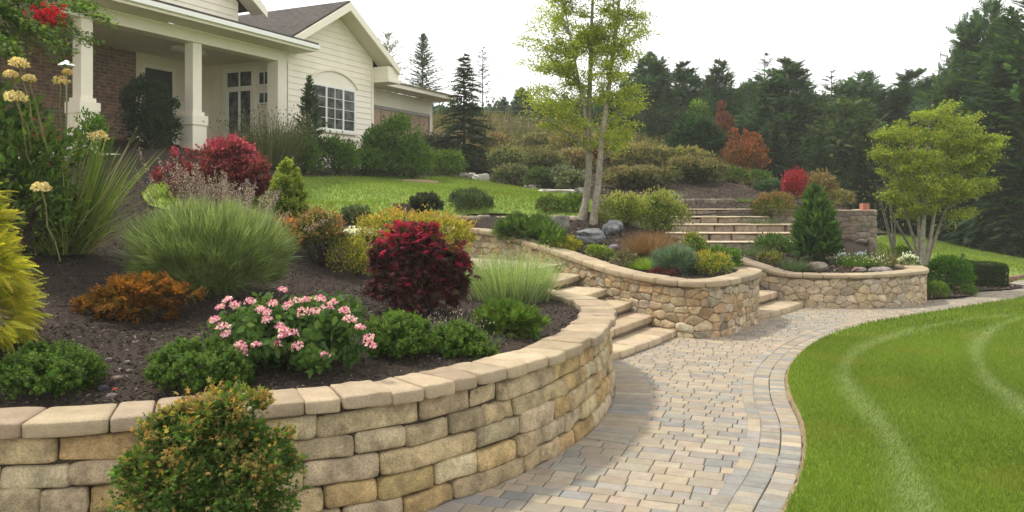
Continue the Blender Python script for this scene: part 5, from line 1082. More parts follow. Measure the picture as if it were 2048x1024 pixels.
# ---------------------------------------------------------------- hillside planting
HP = [(.10, .11, .045), (.135, .13, .06), (.075, .09, .035), (.17, .145, .075)]
for nm, lab, a, D_, pal, tip, n_ in [
    ('grassy_shrub', 'dark grassy topped bush beyond the pale boulder', (978, 1064, 296), 23.8, [(.06, .085, .035), (.08, .105, .045)], [(.2, .2, .10)], 2600),
    ('grey_green_bush', 'grey green bush beyond the lawn left of the trunks', (1046, 1130, 300), 22.4, [(.075, .095, .045), (.10, .12, .06), (.055, .075, .035)], [(.16, .15, .08)], 2600),
    ('olive_bush', 'grey olive bush in front of the broad olive mass', (1236, 1340, 336), 20.3, [(.09, .10, .045), (.12, .12, .06), (.07, .085, .035)], [(.2, .17, .10)], 3000),
    ('scrub_bush', 'straw green scrub bush beside the wire fence', (1040, 1120, 268), 28.5, HP, [(.22, .19, .1)], 1800),
    ('scrub_bush', 'low grey green scrub right behind the stones at the lawn corner', (986, 1058, 332), 22.2, [(.08, .10, .05), (.11, .13, .065)], [(.17, .17, .1)], 1600),
    ('scrub_bush', 'low dark green scrub along the lawn edge before the grey green bush', (1052, 1118, 340), 20.9, [(.06, .09, .035), (.08, .115, .045)], None, 1600),
    ('scrub_bush', 'low pale scrub along the lawn edge just left of the tree trunks', (1112, 1172, 346), 20.0, [(.12, .14, .09), (.15, .17, .11), (.09, .11, .06)], None, 1500),
    ('scrub_bush', 'reddish tan scrub on the brown hill near the spruce', (955, 1020, 268), 28, [(.17, .13, .07), (.13, .115, .055)], [(.24, .17, .1)], 1600),
    ('scrub_bush', 'green scrub high on the hill behind the tree trunks', (1170, 1240, 262), 30, [(.09, .125, .04), (.12, .15, .05)], None, 1800),
    ('scrub_bush', 'yellow tan scrub on the hill left of the burgundy shrub', (1120, 1186, 300), 23.8, [(.18, .155, .07), (.14, .13, .055)], [(.26, .2, .11)], 1800),
    ('silver_bush', 'silvery sage coloured bush just behind the lawn edge stones', (1086, 1174, 336), 20.9, [(.12, .14, .11), (.16, .175, .14), (.09, .11, .08)], None, 2000),
    ('ochre_bush', 'tall ochre bush behind the sage bush', (1098, 1196, 258), 26.5, [(.16, .14, .06), (.2, .165, .08), (.11, .11, .045)], [(.27, .2, .11)], 3000),
    ('ochre_bush', 'olive brown bush right of the double trunk tree at the hill foot', (1210, 1290, 338), 20.5, HP, [(.2, .16, .09)], 2200),
    ('olive_bush', 'broad olive bush mass in the middle of the hill', (1226, 1352, 291), 23.5, HP, [(.24, .2, .10), (.2, .19, .07)], 4600),
    ('olive_bush', 'darker olive bush left of the bare mulch slope', (1330, 1446, 318), 21.2, [(.075, .09, .035), (.10, .11, .045), (.055, .075, .028), (.13, .12, .06)], [(.19, .16, .085)], 4600),
    ('olive_bush', 'yellowish olive bush below the round green fir', (1310, 1430, 298), 23.8, HP + [(.16, .16, .05)], [(.24, .22, .08)], 3600),
    ('olive_bush', 'olive bush along the crest left of the round green fir', (1190, 1280, 288), 27, HP, [(.2, .18, .08)], 2600)]:
    shrub(nm, lab, 'shrub', *a, D=D_, n=n_, ls=.10, pal=pal, tip=tip, tipz=.6, K=90, cs=.2, upb=.35, rnd=.8, lobes=[(-.15, 0, .45, .38, .45, .48), (.2, 0, .42, .32, .4, .42), (0, 0, .65, .3, .3, .34)], **LF)
shrub('burgundy_shrub', 'small dark burgundy shrub between the two tree trunks on the hill', 'shrub', 1182, 1224, 294, D=24, n=1200, ls=.09, pal=[(.06, .02, .025), (.09, .025, .03)], K=40, **LF)
grass('silver_tuft', 'silver blue tuft below the dark olive bush', 'plant', 1312, 1364, 374, D=18.8, n=420, wid=.01, lean=1.1, droop=.2, pal=[(.15, .18, .15), (.19, .22, .19)], rb=.3)
shrub('round_fir', 'round dense green fir on the hill before the forest', 'tree', 1342, 1446, 240, D=26, n=5200, leaf='tuft', ls=.19, asp=.8, pal=[(.035, .075, .032), (.05, .095, .04), (.028, .06, .028)], K=120, cs=.16, upb=.1, lobes=[(0, 0, .36, .48, .48, .4), (-.05, 0, .65, .36, .38, .33)], mat=M_LEAF_DARK)
shrub('young_tree', 'slender light green young tree behind the round fir', 'tree', 1378, 1420, 192, D=28, n=900, ls=.13, pal=G3 + [(.15, .18, .06)], K=30, lobes=[(0, 0, .6, .42, .4, .4)], **LF)
shrub('red_tree', 'tall narrow dull red tree right of the round fir', 'tree', 1424, 1470, 206, D=27, n=2200, ls=.11, pal=[(.17, .06, .05), (.13, .05, .045), (.2, .085, .06)], K=60, upb=.7, lobes=[(0, 0, .4, .45, .4, .42), (-.05, 0, .78, .22, .2, .22)], **LF)
shrub('orange_red_shrub', 'spiky orange red shrub on the hill above the mulch slope', 'shrub', 1446, 1534, 258, D=24.5, n=4200, ls=.10, pal=[(.2, .09, .045), (.26, .11, .05), (.14, .08, .04)], tip=[(.34, .10, .05), (.3, .08, .05)], tipz=.65, K=90, cs=.18, upb=.8, rnd=.5, lobes=[(0, 0, .35, .46, .4, .38), (-.28, 0, .75, .1, .1, .26), (0, 0, .7, .12, .1, .26), (.22, 0, .68, .12, .1, .24), (.38, 0, .62, .08, .1, .22)], **LF)
for lab, a, D_, pal in [('green shrub below the orange red shrub', (1446, 1494, 338), 22, G1 + OL), ('teal green low shrub right of the mulch slope', (1510, 1568, 364), 20.3, [(.055, .10, .06), (.075, .125, .08)]), ('low green shrub at the forest edge above the teal shrub', (1490, 1545, 345), 22.5, G2 + G1)]:
    shrub('low_shrub', lab, 'shrub', *a, D=D_, n=1500, ls=.08, pal=pal, K=50, upb=.5, **LF)
shrub('red_bush', 'vivid crimson pink small bush above the dark conifer', 'shrub', 1566, 1613, 344, D=18.9, n=1900, leaf='kite', ls=.06, asp=.55, pal=[(.32, .03, .055), (.40, .05, .08), (.24, .025, .045)], K=60, upb=.6)
shrub('tan_bush', 'tan brown feathery bush behind the dark conifer', 'shrub', 1600, 1674, 348, D=19.3, n=2200, ls=.08, pal=[(.19, .14, .075), (.15, .125, .06), (.23, .16, .10)], K=60, upb=.6, **LF)
shrub('olive_shrub', 'rounded olive green bush right of the upper steps', 'shrub', 1506, 1592, 390, vb=450, n=2600, ls=.065, pal=[(.085, .115, .03), (.11, .14, .04), (.14, .14, .05)], tip=[(.2, .13, .06)], tipz=.5, K=70, **LF)
grass('grey_tuft', 'grey green tuft at the right end of the upper steps', 'plant', 1492, 1556, 424, D=16.9, n=520, wid=.006, lean=1.2, droop=.15, pal=GG + [(.09, .13, .07)], rb=.3)
grass('grey_tuft', 'small sage tuft on the mulch slope above the steps', 'plant', 1466, 1508, 391, D=18.6, n=360, wid=.007, lean=1.2, droop=.2, pal=[(.11, .145, .07), (.14, .17, .09)], rb=.3)
shrub('tan_bush', 'straw coloured low bush on the terrace right of the dark conifer', 'shrub', 1650, 1712, 384, D=18.6, n=900, ls=.07, pal=[(.16, .15, .06), (.2, .17, .08)], K=30, **LF)
# right bed
shrub('dark_conifer', 'dark green bushy conifer standing before the tall brown wall', 'conifer', 1588, 1676, 380, D=14.1, n=4600, leaf='spray', ls=.13, asp=.75, pal=[(.05, .10, .028), (.065, .125, .034), (.038, .08, .022)], tip=[(.09, .155, .04), (.075, .14, .035)], tipz=.4, upb=.55, rnd=.4, K=150, cs=.16, inner=.2, shell=.3, mat=M_LEAF,
      lobes=[(0, 0, .24, .44, .44, .26), (-.04, 0, .46, .36, .36, .25), (.03, 0, .66, .25, .25, .22), (0, 0, .85, .13, .13, .16), (.2, 0, .38, .22, .25, .2), (-.26, 0, .3, .2, .25, .2)], stems=10)
shrub('green_shrub', 'loose green shrub at the foot of the upper steps', 'shrub', 1500, 1584, 473, vb=513, n=1900, ls=.06, pal=[(.07, .115, .035), (.09, .14, .045)], K=60, upb=.5, **LF)
grass('grey_tuft', 'grey green tuft left of the loose green shrub', 'plant', 1474, 1530, 478, D=14.4, n=460, wid=.005, lean=1.2, droop=.2, pal=GG, rb=.3)
shrub('yellow_perennial', 'pale yellow flowering clump near the low wall coping', 'plant', 1515, 1566, 505, vb=530, n=900, ls=.045, pal=[(.2, .2, .06), (.26, .24, .08), (.12, .15, .04)], K=40, **LF)
grass('spiky_tuft', 'spiky sage green tuft just inside the low wall', 'plant', 1552, 1628, 508, vb=545, n=620, wid=.005, lean=1.25, droop=.12, pal=[(.095, .135, .075), (.12, .16, .09)], rb=.25)
grass('daisy_clump', 'fresh green clump with white flowers in the right bed', 'flowering plant', 1672, 1742, 496, vb=535, n=640, wid=.006, lean=1.0, droop=.2, pal=G3, rb=.35, flowers=(60, .035, [(.8, .8, .75)], 'kite'), ellip=False)
grass('daisy_clump', 'smaller flowering clump right of the fresh green one', 'flowering plant', 1722, 1768, 500, D=13.6, n=420, wid=.006, lean=1.0, droop=.2, pal=G3 + OL, rb=.35, flowers=(70, .03, [(.75, .75, .65)], 'kite'), ellip=False)
grass('brown_tuft', 'brown wispy tuft left of the bare stems', 'plant', 1752, 1796, 486, D=13.9, n=420, wid=.005, lean=.9, droop=.1, pal=[(.15, .12, .075), (.18, .15, .09), (.1, .1, .05)], rb=.3)
shrub('green_shrub', 'small green shrub in the corner behind the bare stems', 'shrub', 1780, 1822, 495, D=14.6, n=900, ls=.05, pal=G1 + G3, K=40, **LF)
shrub('white_flower_plant', 'white flowering ground plant near the round end of the low wall', 'plant', 1800, 1836, 510, D=13.6, n=500, ls=.04, pal=GG, tip=[(.75, .75, .72)], tipz=.6, K=30, **LF)
boulder('pale blue glazed stone right of the dark conifer', 1712, 1734, 492, 503, (.30, .36, .46), D=15.2, name='stone'); boulder('small bluish stone partly behind the dark conifer', 1674, 1694, 495, 503, (.36, .42, .5), D=15.2, name='stone')
boulder('brown flat rock behind the low wall beside the spiky tuft', 1614, 1660, 520, 541, (.24, .19, .14), D=13.0, name='rock')
boulder('reddish flat rocks in the right bed below the flowering clumps', 1700, 1740, 522, 536, (.24, .16, .13), D=12.9, name='rock'); boulder('grey broken rock near the curved end of the low wall', 1742, 1790, 518, 534, (.26, .22, .2), D=12.9, name='rock')
# brick on the tall wall
A = MB(); A.box(-.07, .07, -.09, .09, 0, .14); o = A.build('brick', plain_mat('terracotta', (.42, .17, .11), .85, 12., .2, .3)); o.location = (7.58, 17.2, 1.441); tag(o, 'single red brick block on top of the tall brown wall', 'brick')
# ---------------------------------------------------------------- clipped shrubs by the far path
CL = dict(low=True, leaf='kite', asp=.6)
def low_ball(label, u0, u1, vt, vb, n, ls, pal, K=140, **kw): return shrub('clipped_shrub', label, 'shrub', u0, u1, vt, vb=vb, n=n, ls=ls, pal=pal, K=K, cs=.12, shell=.1, inner=.15, lobes=[(0, 0, .46, .48, .48, .5)], back=.35, **CL, **kw)
low_ball('large round bright green shrub beside the low wall end', 1856, 1938, 515, 586, 4600, .05, [(.075, .165, .022), (.095, .195, .028), (.06, .135, .02)])
low_ball('small clipped ball shrub against the low wall base', 1856, 1896, 564, 598, 1700, .03, [(.11, .18, .03), (.135, .205, .04)])
low_ball('tiny clipped ball shrub right of the large round one', 1922, 1954, 570, 593, 1100, .03, [(.09, .155, .03), (.11, .18, .035)])
conifer('dwarf_conifer', 'small bluish cone plant behind the clipped hedge', 'conifer', 1912, 1938, 508, D=15.4, low=True, nb=50, m=6, pal=[(.05, .085, .05)], upa=1.1, ls=.09, tpl='tuft', z0=.02)
def hedge(label, u0, u1, vt, vb, depth):
    x, y, z = spot(u0, u1, vb, None, True); w = (u1 - u0) / F * y; h = (vb - vt) / F * y * 1.02; r = rng_of(label); t = thing('hedge', label, 'hedge', (x, y + depth / 2, z)); n = 5200
    p = r.uniform(-1, 1, (n, 3)); ax = r.integers(0, 3, n); p[np.arange(n), ax] = np.where(r.random(n) < .5, -1, 1) * r.uniform(.9, 1.02, n); q = np.sign(p) * np.abs(p); L = (np.abs(p) ** 7).sum(1, keepdims=True) ** (1 / 7); q = p / np.maximum(L, .9)
    q = q * (1 + .025 * np.sin(p[:, :1] * 5 + 1)) * np.array([w / 2, depth / 2, h / 2]) + np.array([0, 0, h / 2]); A = Acc(); out = nrm(p ** 5)
    inst(A, 'kite', q, out + rdir(r, n) * .8, rdir(r, n) + out, .018, .035, pick(r, [(.04, .065, .02), (.055, .085, .025), (.03, .05, .016)], n)); A.build('foliage', M_LEAF, t)
    A = Acc(); A.add(np.sign(CV) * np.abs(CV) * np.array([w * .42, depth * .4, h * .42]) + np.array([0, 0, h / 2]), CF, (.015, .025, .01)); A.build('stem', M_BARK, t)  # solid core block, coloured near black as the shade inside the leaves
hedge('square clipped dark green box hedge by the far path', 1952, 2020, 529, 577, .5); hedge('shorter clipped hedge block behind the square one', 1920, 1962, 525, 572, .5)
# ---------------------------------------------------------------- wire fence on the hill
r = rng_of('fence'); t = thing('fence', 'thin wire fence with wooden posts along the brown hill', 'fence', (-.5, 30, 4)); A = Acc(); B = Acc(); prev = None
for k, x in enumerate(np.linspace(-1.6, 2.2, 6)):
    y = 30.5 + .15 * k; z = float(H(x, y)[0]); 
    b = Acc(); tube(b, [(x, y, z - .2), (x + r.normal() * .03, y, z + 1.1)], .03, (.16, .13, .1), 6); child(b.build('post', M_BARK), t)
    cur = np.array([x, y, z])
    if prev is not None:
        for hh in (.25, .55, .85, 1.05): tube(B, [prev + (0, 0, hh), cur + (0, 0, hh)], .006, (.25, .24, .23), 4)
    prev = cur
child(B.build('wire', M_BARK), t)
# ---------------------------------------------------------------- forest
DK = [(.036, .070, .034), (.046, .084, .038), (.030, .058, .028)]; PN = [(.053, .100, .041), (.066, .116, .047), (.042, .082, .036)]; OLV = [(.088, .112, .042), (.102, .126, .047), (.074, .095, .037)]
KINDS = {}
def kind(nm, h, R, nb, m, **kw):
    r = rng_of('k' + nm); A, B = conifer_parts(r, h, R, nb, m, **kw); a = A.build('crown', M_LEAF_DARK); b = B.build('trunk', M_BARK)
    KINDS[nm] = (h, R, a.data, b.data); bpy.data.objects.remove(a); bpy.data.objects.remove(b)
kind('spruce', 10, 2.9, 430, 13, tpl='ftuft', pal=DK, prof=.95, upa=.1, droop=.3, ls=.5, z0=.04)
kind('spruce2', 10, 3.2, 430, 13, tpl='ftuft', pal=DK + PN, prof=.9, upa=.25, droop=.2, ls=.52, z0=.06, ragged=.45)
kind('pine', 10, 2.9, 300, 13, tpl='ftuft', pal=PN, prof=.75, upa=.45, droop=.15, ls=.46, z0=.16, ragged=.6, trunk=.03)
kind('fir', 10, 3.4, 430, 13, tpl='ftuft', pal=PN + DK, prof=.85, upa=.4, droop=.2, ls=.5, z0=.03, ragged=.35)
kind('thin', 10, 1.6, 60, 11, tpl='ftuft', pal=[(.06, .085, .06), (.05, .07, .05)], prof=.6, upa=.3, droop=.15, ls=.42, z0=.3, ragged=.7, trunk=.018)
kind('olive', 10, 3.0, 430, 13, tpl='ftuft', pal=OLV, prof=.5, upa=.5, droop=.2, ls=.5, z0=.05, ragged=.4)
kind('pale', 10, 2.6, 90, 10, pal=[(.13, .16, .08), (.16, .19, .10)], prof=.45, upa=.6, droop=.2, ls=.5, z0=.15, ragged=.6, tpl='sprig')
def soft(nm, R, pal, n=9000, ls=.42, lobes=None):
    r = rng_of('s' + nm); h = 10; A, cc, Lc = foliage(r, 2 * R, 2 * R, h, lobes, n, 'ftuft', ls, .8, pal, K=260, cs=.2, upb=.15, rnd=.8, shell=.35, inner=.15, jb=.22)
    B = Acc(); tube(B, wobble(r, (0, 0, -.3), (0, 0, h * .95), 8, .006), np.linspace(.16, .02, 8), (.09, .07, .055), 7); a = A.build('crown', M_LEAF_DARK); b = B.build('trunk', M_BARK)
    KINDS[nm] = (h, R, a.data, b.data); bpy.data.objects.remove(a); bpy.data.objects.remove(b)
CONE = [(0, 0, .17, .46, .46, .16), (.03, 0, .32, .40, .40, .15), (-.03, .02, .47, .33, .33, .14), (.02, 0, .61, .26, .26, .13), (-.02, 0, .74, .19, .19, .12), (0, 0, .86, .12, .12, .10), (0, 0, .95, .06, .06, .06)]
soft('soft_fir', 2.9, PN + DK, lobes=CONE); soft('soft_pine', 2.6, PN, lobes=[(0, 0, .3, .42, .42, .14), (.12, 0, .45, .38, .38, .13), (-.12, .05, .58, .34, .34, .13), (.06, 0, .72, .28, .28, .12), (-.03, 0, .85, .2, .2, .11), (.02, 0, .94, .1, .1, .07)])
soft('soft_olive', 2.9, OLV + PN, lobes=[(0, 0, .22, .44, .44, .2), (.05, 0, .45, .42, .42, .2), (-.06, 0, .65, .34, .34, .18), (.04, 0, .83, .22, .22, .15)])
def gz(x, y): return float(H(x, y)[0]) if in_poly(np.array([x]), np.array([y]), HILL)[0] else float(G(x, y))
def ftree(nm, u, vt, D, wf, label, name='conifer'):
    h0, R0, a, b = KINDS[nm]; x = (u - 1024) / F * D; z = gz(x, D) - .1; h = CAMZ - (vt - V0) / F * D - z; s = h / h0; r = rng_of(label)
    t = thing(name, label, 'tree', (x, D, z), r.uniform(0, 6.28), 'trees of the forest behind the garden')
    k_ = 1.55 if 1000 < u < 1900 and nm != 'thin' else 1.15; t.scale = (s * wf * k_, s * wf * k_, s)
    for q, me in (('crown', a), ('trunk', b)):
        o = bpy.data.objects.new(q, me); COL.objects.link(o); o.parent = t
for a in [
    ('pale', 775, 72, 44, .8, 'pale hazy deciduous tree showing above the wing roof', 'tree'), ('pine', 846, 70, 40, .9, 'bushy pine rising behind the end of the wing roof'),
    ('thin', 966, 95, 36, 1.1, 'thin sparse pine with bare trunk right of the spruce'), ('pine', 905, 200, 42, .9, 'grey green pine half hidden behind the spruce'),
    ('soft_fir', 1008, 196, 44, .8, 'hazy fir between the sparse pine and the double trunk tree'), ('soft_pine', 1045, 178, 42, .9, 'pine behind the left branches of the double trunk tree'),
    ('spruce', 1085, 205, 40, .9, 'dark spruce on the crest above the wire fence'), ('soft_fir', 1128, 190, 40, .8, 'dark fir behind the fenced hill just left of the trunks'),
    ('pine', 1165, 170, 42, .9, 'dark pine seen through the crown of the double trunk tree'), ('spruce2', 1215, 180, 38, .9, 'spruce seen between the two tree trunks'),
    ('soft_fir', 1258, 150, 38, .8, 'fir behind the right side of the double trunk tree crown'), ('soft_pine', 1303, 112, 36, .9, 'tall pine just right of the double trunk tree'),
    ('fir', 1335, 175, 34, .8, 'shorter fir in the gap behind the round fir'), ('soft_fir', 1368, 130, 35, 1., 'broad dark spruce behind the round fir'),
    ('spruce', 1408, 165, 38, .9, 'spruce behind the young light green tree'), ('soft_fir', 1440, 127, 36, .8, 'pointed fir behind the dull red tree'),
    ('pine', 1478, 185, 33, .9, 'low pine behind the orange red shrub'), ('soft_pine', 1508, 160, 38, .9, 'pine in the dip of the skyline'),
    ('fir', 1455, 205, 33, .9, 'soft low fir filling the gap behind the dull red tree'), ('soft_fir', 1550, 165, 34, .95, 'full spruce under the open crowned pine'), ('fir', 1605, 200, 33, .9, 'soft fir right under the massive spruce'), ('fir', 1745, 200, 33, .9, 'soft fir between the olive tree and the multi stemmed tree'),
    ('soft_olive', 1345, 185, 37, .7, 'rounded mid green tree in the gap above the round fir', 'tree'), ('soft_olive', 1425, 175, 37, .7, 'rounded mid green tree between two pointed firs', 'tree'), ('soft_olive', 1510, 205, 35, .7, 'rounded green tree under the dip of the skyline', 'tree'), ('soft_olive', 1640, 195, 36, .7, 'rounded green tree right of the massive spruce', 'tree'),
    ('thin', 1533, 108, 36, 1.2, 'open crowned pine with a pointed top in the forest skyline'), ('soft_fir', 1578, 128, 31, 1.15, 'massive dark spruce above the crimson bush'),
    ('soft_pine', 1620, 185, 36, .8, 'pine right behind the massive spruce'), ('thin', 1662, 142, 35, 1.2, 'spiky topped pine right of the massive spruce'),
    ('soft_olive', 1695, 200, 29, .95, 'big olive green tree above the terrace wall', 'tree'), ('soft_pine', 1722, 156, 36, 1., 'pine behind the big olive tree'),
    ('fir', 1760, 190, 36, .8, 'fir left above the multi stemmed tree'), ('spruce', 1790, 180, 33, .8, 'spruce behind the multi stemmed tree'),
    ('soft_fir', 1826, 152, 35, 1., 'rounded fir top over the multi stemmed tree'), ('soft_fir', 1866, 165, 33, .9, 'broad spruce right over the multi stemmed tree'),
    ('soft_fir', 1900, 150, 31, .8, 'dark fir between the broad spruce and the tall group at right'), ('soft_olive', 1938, 95, 30, .8, 'tall olive brown conifer in the right hand group', 'tree'),
    ('soft_pine', 1975, 22, 29, .8, 'very tall pine second from the right edge'), ('pine', 2022, 28, 26, .9, 'very tall dark pine near the right edge'),
    ('spruce', 2000, 120, 25, .8, 'dark spruce in front of the tall pines at right'), ('pine', 2065, -30, 25, .9, 'tallest pine cut by the right edge of the photo'),
    ('spruce2', 1945, 250, 26, .8, 'lower dark spruce right of the multi stemmed tree'), ('spruce', 1720, 300, 27, .8, 'small dark spruce behind the red brick'),
    ('spruce', 1550, 250, 27, .8, 'dark lower spruce behind the tan hill path'), ('fir', 1640, 270, 26, .8, 'dark fir directly behind the tan bush'), ('spruce2', 2050, 180, 24, .8, 'dark spruce at the right edge above the lawn'),
    ('fir', 1790, 280, 28, .9, 'low dark fir left behind the multi stemmed tree'), ('spruce', 1880, 260, 28, .9, 'low dark spruce straight behind the multi stemmed tree'), ('fir', 1480, 250, 29, .8, 'low dark fir behind the dull red tree base'),
    ('fir', 1240, 235, 33, .9, 'low dark fir above the crest olive bush'), ('fir', 1300, 235, 32, .9, 'low dark fir left of the round fir'), ('pine', 2110, -10, 27, 1., 'pine outside the right edge with only its branches showing')]:
    ftree(*a[:6], label=a[5]) if False else ftree(a[0], a[1], a[2], a[3], a[4], a[5], *(a[6:]))
# undergrowth closing the foot of the forest, leaves darkened for the shade between trunks
r = rng_of('under'); A = Acc(); pts = []
line = Curve([(2, 38, 0), (5, 34, 0), (8.5, 29, 0), (11.8, 28.5, 0), (14.5, 30, 0), (17.5, 28.5, 0), (24, 27, 0)])
n = 26000; q = r.uniform(0, line.len, n); off = -np.abs(r.normal(size=n)) * 3.0; m = line.map(q, off, 0 * q); zz = np.where(in_poly(m[:, 0], m[:, 1], HILL), H(m[:, 0], m[:, 1]), G(m[:, 0], m[:, 1]))
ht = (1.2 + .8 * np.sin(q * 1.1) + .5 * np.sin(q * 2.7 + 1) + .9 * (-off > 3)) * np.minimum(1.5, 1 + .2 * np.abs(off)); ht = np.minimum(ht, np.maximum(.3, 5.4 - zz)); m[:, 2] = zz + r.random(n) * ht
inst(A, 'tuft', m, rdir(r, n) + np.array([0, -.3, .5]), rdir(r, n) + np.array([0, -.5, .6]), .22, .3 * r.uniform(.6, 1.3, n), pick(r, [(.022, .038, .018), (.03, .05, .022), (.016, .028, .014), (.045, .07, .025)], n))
tag(A.build('undergrowth', M_LEAF_DARK), 'undergrowth coloured dark as shade at the foot of the forest', 'undergrowth', None, 'stuff')
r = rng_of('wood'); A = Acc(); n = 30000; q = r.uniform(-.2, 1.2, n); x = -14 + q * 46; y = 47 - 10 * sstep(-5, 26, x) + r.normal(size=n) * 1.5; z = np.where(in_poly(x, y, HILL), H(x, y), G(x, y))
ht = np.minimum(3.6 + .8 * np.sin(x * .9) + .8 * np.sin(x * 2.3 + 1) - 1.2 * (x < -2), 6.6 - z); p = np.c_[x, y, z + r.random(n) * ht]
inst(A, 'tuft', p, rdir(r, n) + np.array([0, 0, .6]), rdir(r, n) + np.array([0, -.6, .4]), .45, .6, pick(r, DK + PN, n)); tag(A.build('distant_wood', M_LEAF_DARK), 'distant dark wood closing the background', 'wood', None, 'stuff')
# dry grass and scrub on the hill
r = rng_of('scrub'); n = 26000; x = r.uniform(-8, 11, n); y = r.uniform(20, 36, n); k = in_poly(x, y, HB); x, y = x[k], y[k]; n = len(x); z = H(x, y) + .05; A = Acc()
f = np.sin(x * .9 + 1) * np.sin(y * .7) + .4 * r.normal(size=n); k = f > -.35; x, y, z = x[k], y[k], z[k]; n = len(x)
inst(A, 'tuft', np.c_[x, y, z], rdir(r, n) * .7 + np.array([0, 0, .8]), rdir(r, n) + np.array([0, -.6, .3]), .12, r.uniform(.15, .45, n), pick(r, [(.16, .125, .06), (.13, .125, .05), (.10, .125, .045), (.19, .145, .075), (.085, .11, .04)], n))
tag(A.build('dry_grass', M_LEAF), 'dry tan grass and scrub on the hill', 'dry grass', None, 'stuff')
# ---------------------------------------------------------------- lawn blades
r = rng_of('lawn')
STR = [Curve([(1.95, 3.6, 0), (2.13, 4.23, 0), (2.31, 4.71, 0), (2.51, 5.28, 0), (2.69, 6.0, 0), (2.86, 6.77, 0), (3.16, 7.65, 0), (3.77, 8.66, 0), (4.46, 9.43, 0), (5.6, 10.4, 0), (7.0, 11.2, 0)]), Curve([(3.8, 5.6, 0), (3.93, 6.14, 0), (4.07, 6.6, 0), (4.24, 7.13, 0), (4.7, 8.1, 0), (5.2, 8.95, 0), (6.13, 10.15, 0), (7.2, 11.1, 0)])]
def sdist(x, y):
    d = np.full(len(x), 9.)
    for c in STR:
        for p in c.p[::3]: d = np.minimum(d, np.hypot(x - p[0], y - p[1]))
    return d
def lawn(name, label, n, xr, yr, ok, zf, hgt, wid, pal, stripes=False, dens=None):
    x = r.uniform(*xr, n); y = yr[0] + (yr[1] - yr[0]) * r.random(n) ** (dens or 1.); k = ok(x, y); x, y = x[k], y[k]; m = len(x); A = Acc()
    c = pick(r, pal, m, None, .18); lean = rdir(r, m) * .55 + np.array([0, 0, .9])
    pat = np.sin(x * 1.7 + 1.3 * np.sin(y * 1.1)) * np.sin(y * 1.3 + x * .6); c = c * (1 + .16 * pat)[:, None]
    s = hgt * r.uniform(.6, 1.2, m)
    dry = np.clip(np.sin(x * 2.9 + 2 * np.sin(y * 2.1)) * np.sin(y * 3.3 + 1.7 * np.sin(x * 1.9)) - .25, 0, 1) * .55 + .35 * (r.random(m) < .05); c = c * (1 - dry[:, None]) + np.array([.21, .20, .045]) * dry[:, None]
    if stripes:
        d = sdist(x, y); wb = .075 + .02 * np.sin(y * 2.2) + .02 * np.clip(6.5 - y, 0, 2); f = np.exp(-(d / wb) ** 2) * (r.random(m) < .62)
        c = c * (1 - .62 * f[:, None]) + np.array([.42, .46, .33]) * .62 * f[:, None]; lean = lean + np.array([.5, -.6, -.2]) * f[:, None]; s = s * (1 + .2 * f)
        dd = np.sin(np.minimum(d, 5) * 4.2); c = c * (1 + .13 * dd)[:, None]
    inst(A, 'blade', np.c_[x, y, zf(x, y)], lean, rdir(r, m) + np.array([0, -.8, .3]), wid, s, c); return tag(A.build(name, M_LEAF), label, 'grass', None, 'stuff')
TPL['blade'] = (np.array([(-.5, 0, 0), (.5, 0, 0), (.32, .6, .05), (-.0, 1, .18), (-.32, .6, .05)], float), np.array([[0, 1, 2, 4], [4, 2, 3, 3]])[:1]); TPL['blade'] = (np.array([(-.5, 0, 0), (.5, 0, 0), (.12, 1, .12), (-.12, 1, .12)], float), np.array([[0, 1, 2, 3]]))
LG = [(.122, .185, .024), (.145, .205, .03), (.10, .16, .022), (.175, .22, .042)]
inl = lambda x, y: in_poly(x, y, LAWN)
lawn('lawn_grass', 'short bright green lawn grass at the right foreground', 420000, (1.1, 8), (3.4, 9.5), inl, lambda x, y: 0 * x + .03, .036, .0045, LG, True, 1.25)
lawn('lawn_grass', 'lawn grass at the far side of the front lawn', 90000, (3.5, 13), (9.5, 15), inl, lambda x, y: 0 * x + .03, .05, .011, LG, True)
UG = [(.165, .23, .045), (.19, .25, .052), (.14, .20, .04)]
lawn('lawn_grass', 'grass of the upper lawn before the house', 130000, (-8, 2.5), (8, 25), lambda x, y: in_poly(x, y, UL), lambda x, y: H(x, y) + .03, .06, .014, UG)
lawn('lawn_grass', 'grass of the sloping lawn below the forest', 90000, (7, 22), (14.5, 32), lambda x, y: ~in_poly(x, y, HILL) & ~in_poly(x, y, BED) & (y > 16.2 + .0 * x) & (y > 15.8 + .45 * (x - 9)), lambda x, y: G(x, y), .06, .02, UG)
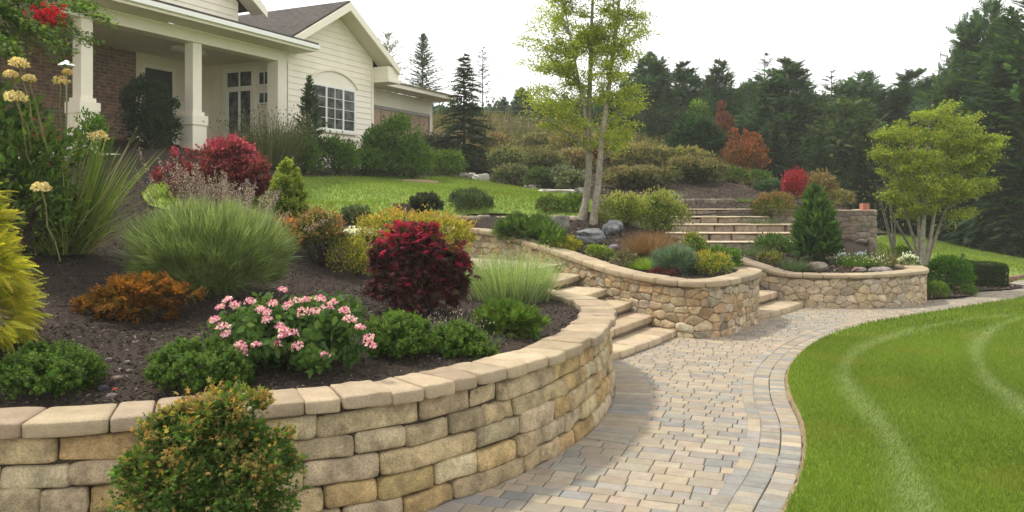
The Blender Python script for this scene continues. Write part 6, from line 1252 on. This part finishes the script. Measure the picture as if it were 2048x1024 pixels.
# ---------------------------------------------------------------- mulch chips
r = rng_of('chips'); A = Acc(); n = 110000; x = r.uniform(-5.5, 5.5, n); y = 3.6 + 11 * r.random(n) ** 1.5; k = in_poly(x, y, HILL) & ~in_poly(x, y, UL); x, y = x[k], y[k]; n = len(x)
inst(A, 'kite', np.c_[x, y, H(x, y) + .004], rdir(r, n) * np.array([1, 1, .35]), np.array([0, 0, 1.]) + rdir(r, n) * .6, r.uniform(.008, .016, n), r.uniform(.015, .045, n), pick(r, [(.055, .042, .034), (.085, .066, .053), (.125, .10, .083), (.036, .028, .023), (.2, .17, .145)], n, [4, 4, 2, 3, .7], .25))
tag(A.build('mulch_chips', M_CHIP), 'dark shredded bark mulch covering the beds', 'mulch', None, 'stuff')
r = rng_of('chips2'); A = Acc(); n = 22000; x = r.uniform(0, 9.5, n); y = r.uniform(11, 23, n); k = (in_poly(x, y, HILL) & ~in_poly(x, y, HB)) | in_poly(x, y, BED); x, y = x[k], y[k]; n = len(x)
inst(A, 'kite', np.c_[x, y, np.where(in_poly(x, y, BED), np.maximum(G(x, y), -.03) + .065, H(x, y) + .006)], rdir(r, n) * np.array([1, 1, .4]), np.array([0, 0, 1.]) + rdir(r, n) * .6, .03, r.uniform(.04, .08, n), pick(r, [(.11, .075, .055), (.15, .11, .085), (.08, .055, .045), (.2, .16, .13)], n, None, .25))
tag(A.build('mulch_chips', M_CHIP), 'brown bark chips over the middle and right beds', 'mulch', None, 'stuff')

# ---------------------------------------------------------------- thin summer haze
A = MB(); A.box(-70, 45, -6, 62, -3.2, 16); hz_m = bpy.data.materials.new('haze'); hz_m.use_nodes = True; hn = hz_m.node_tree; hn.nodes.remove(hn.nodes['Principled BSDF'])
pv = hn.nodes.new('ShaderNodeVolumePrincipled'); pv.inputs['Color'].default_value = (.96, .97, 1, 1); pv.inputs['Density'].default_value = .0012; pv.inputs['Anisotropy'].default_value = .2
hn.links.new(pv.outputs[0], hn.nodes['Material Output'].inputs['Volume']); tag(A.build('haze', hz_m), 'thin pale summer haze over the garden', None, None, 'stuff')
C.cycles.volume_bounces = 1
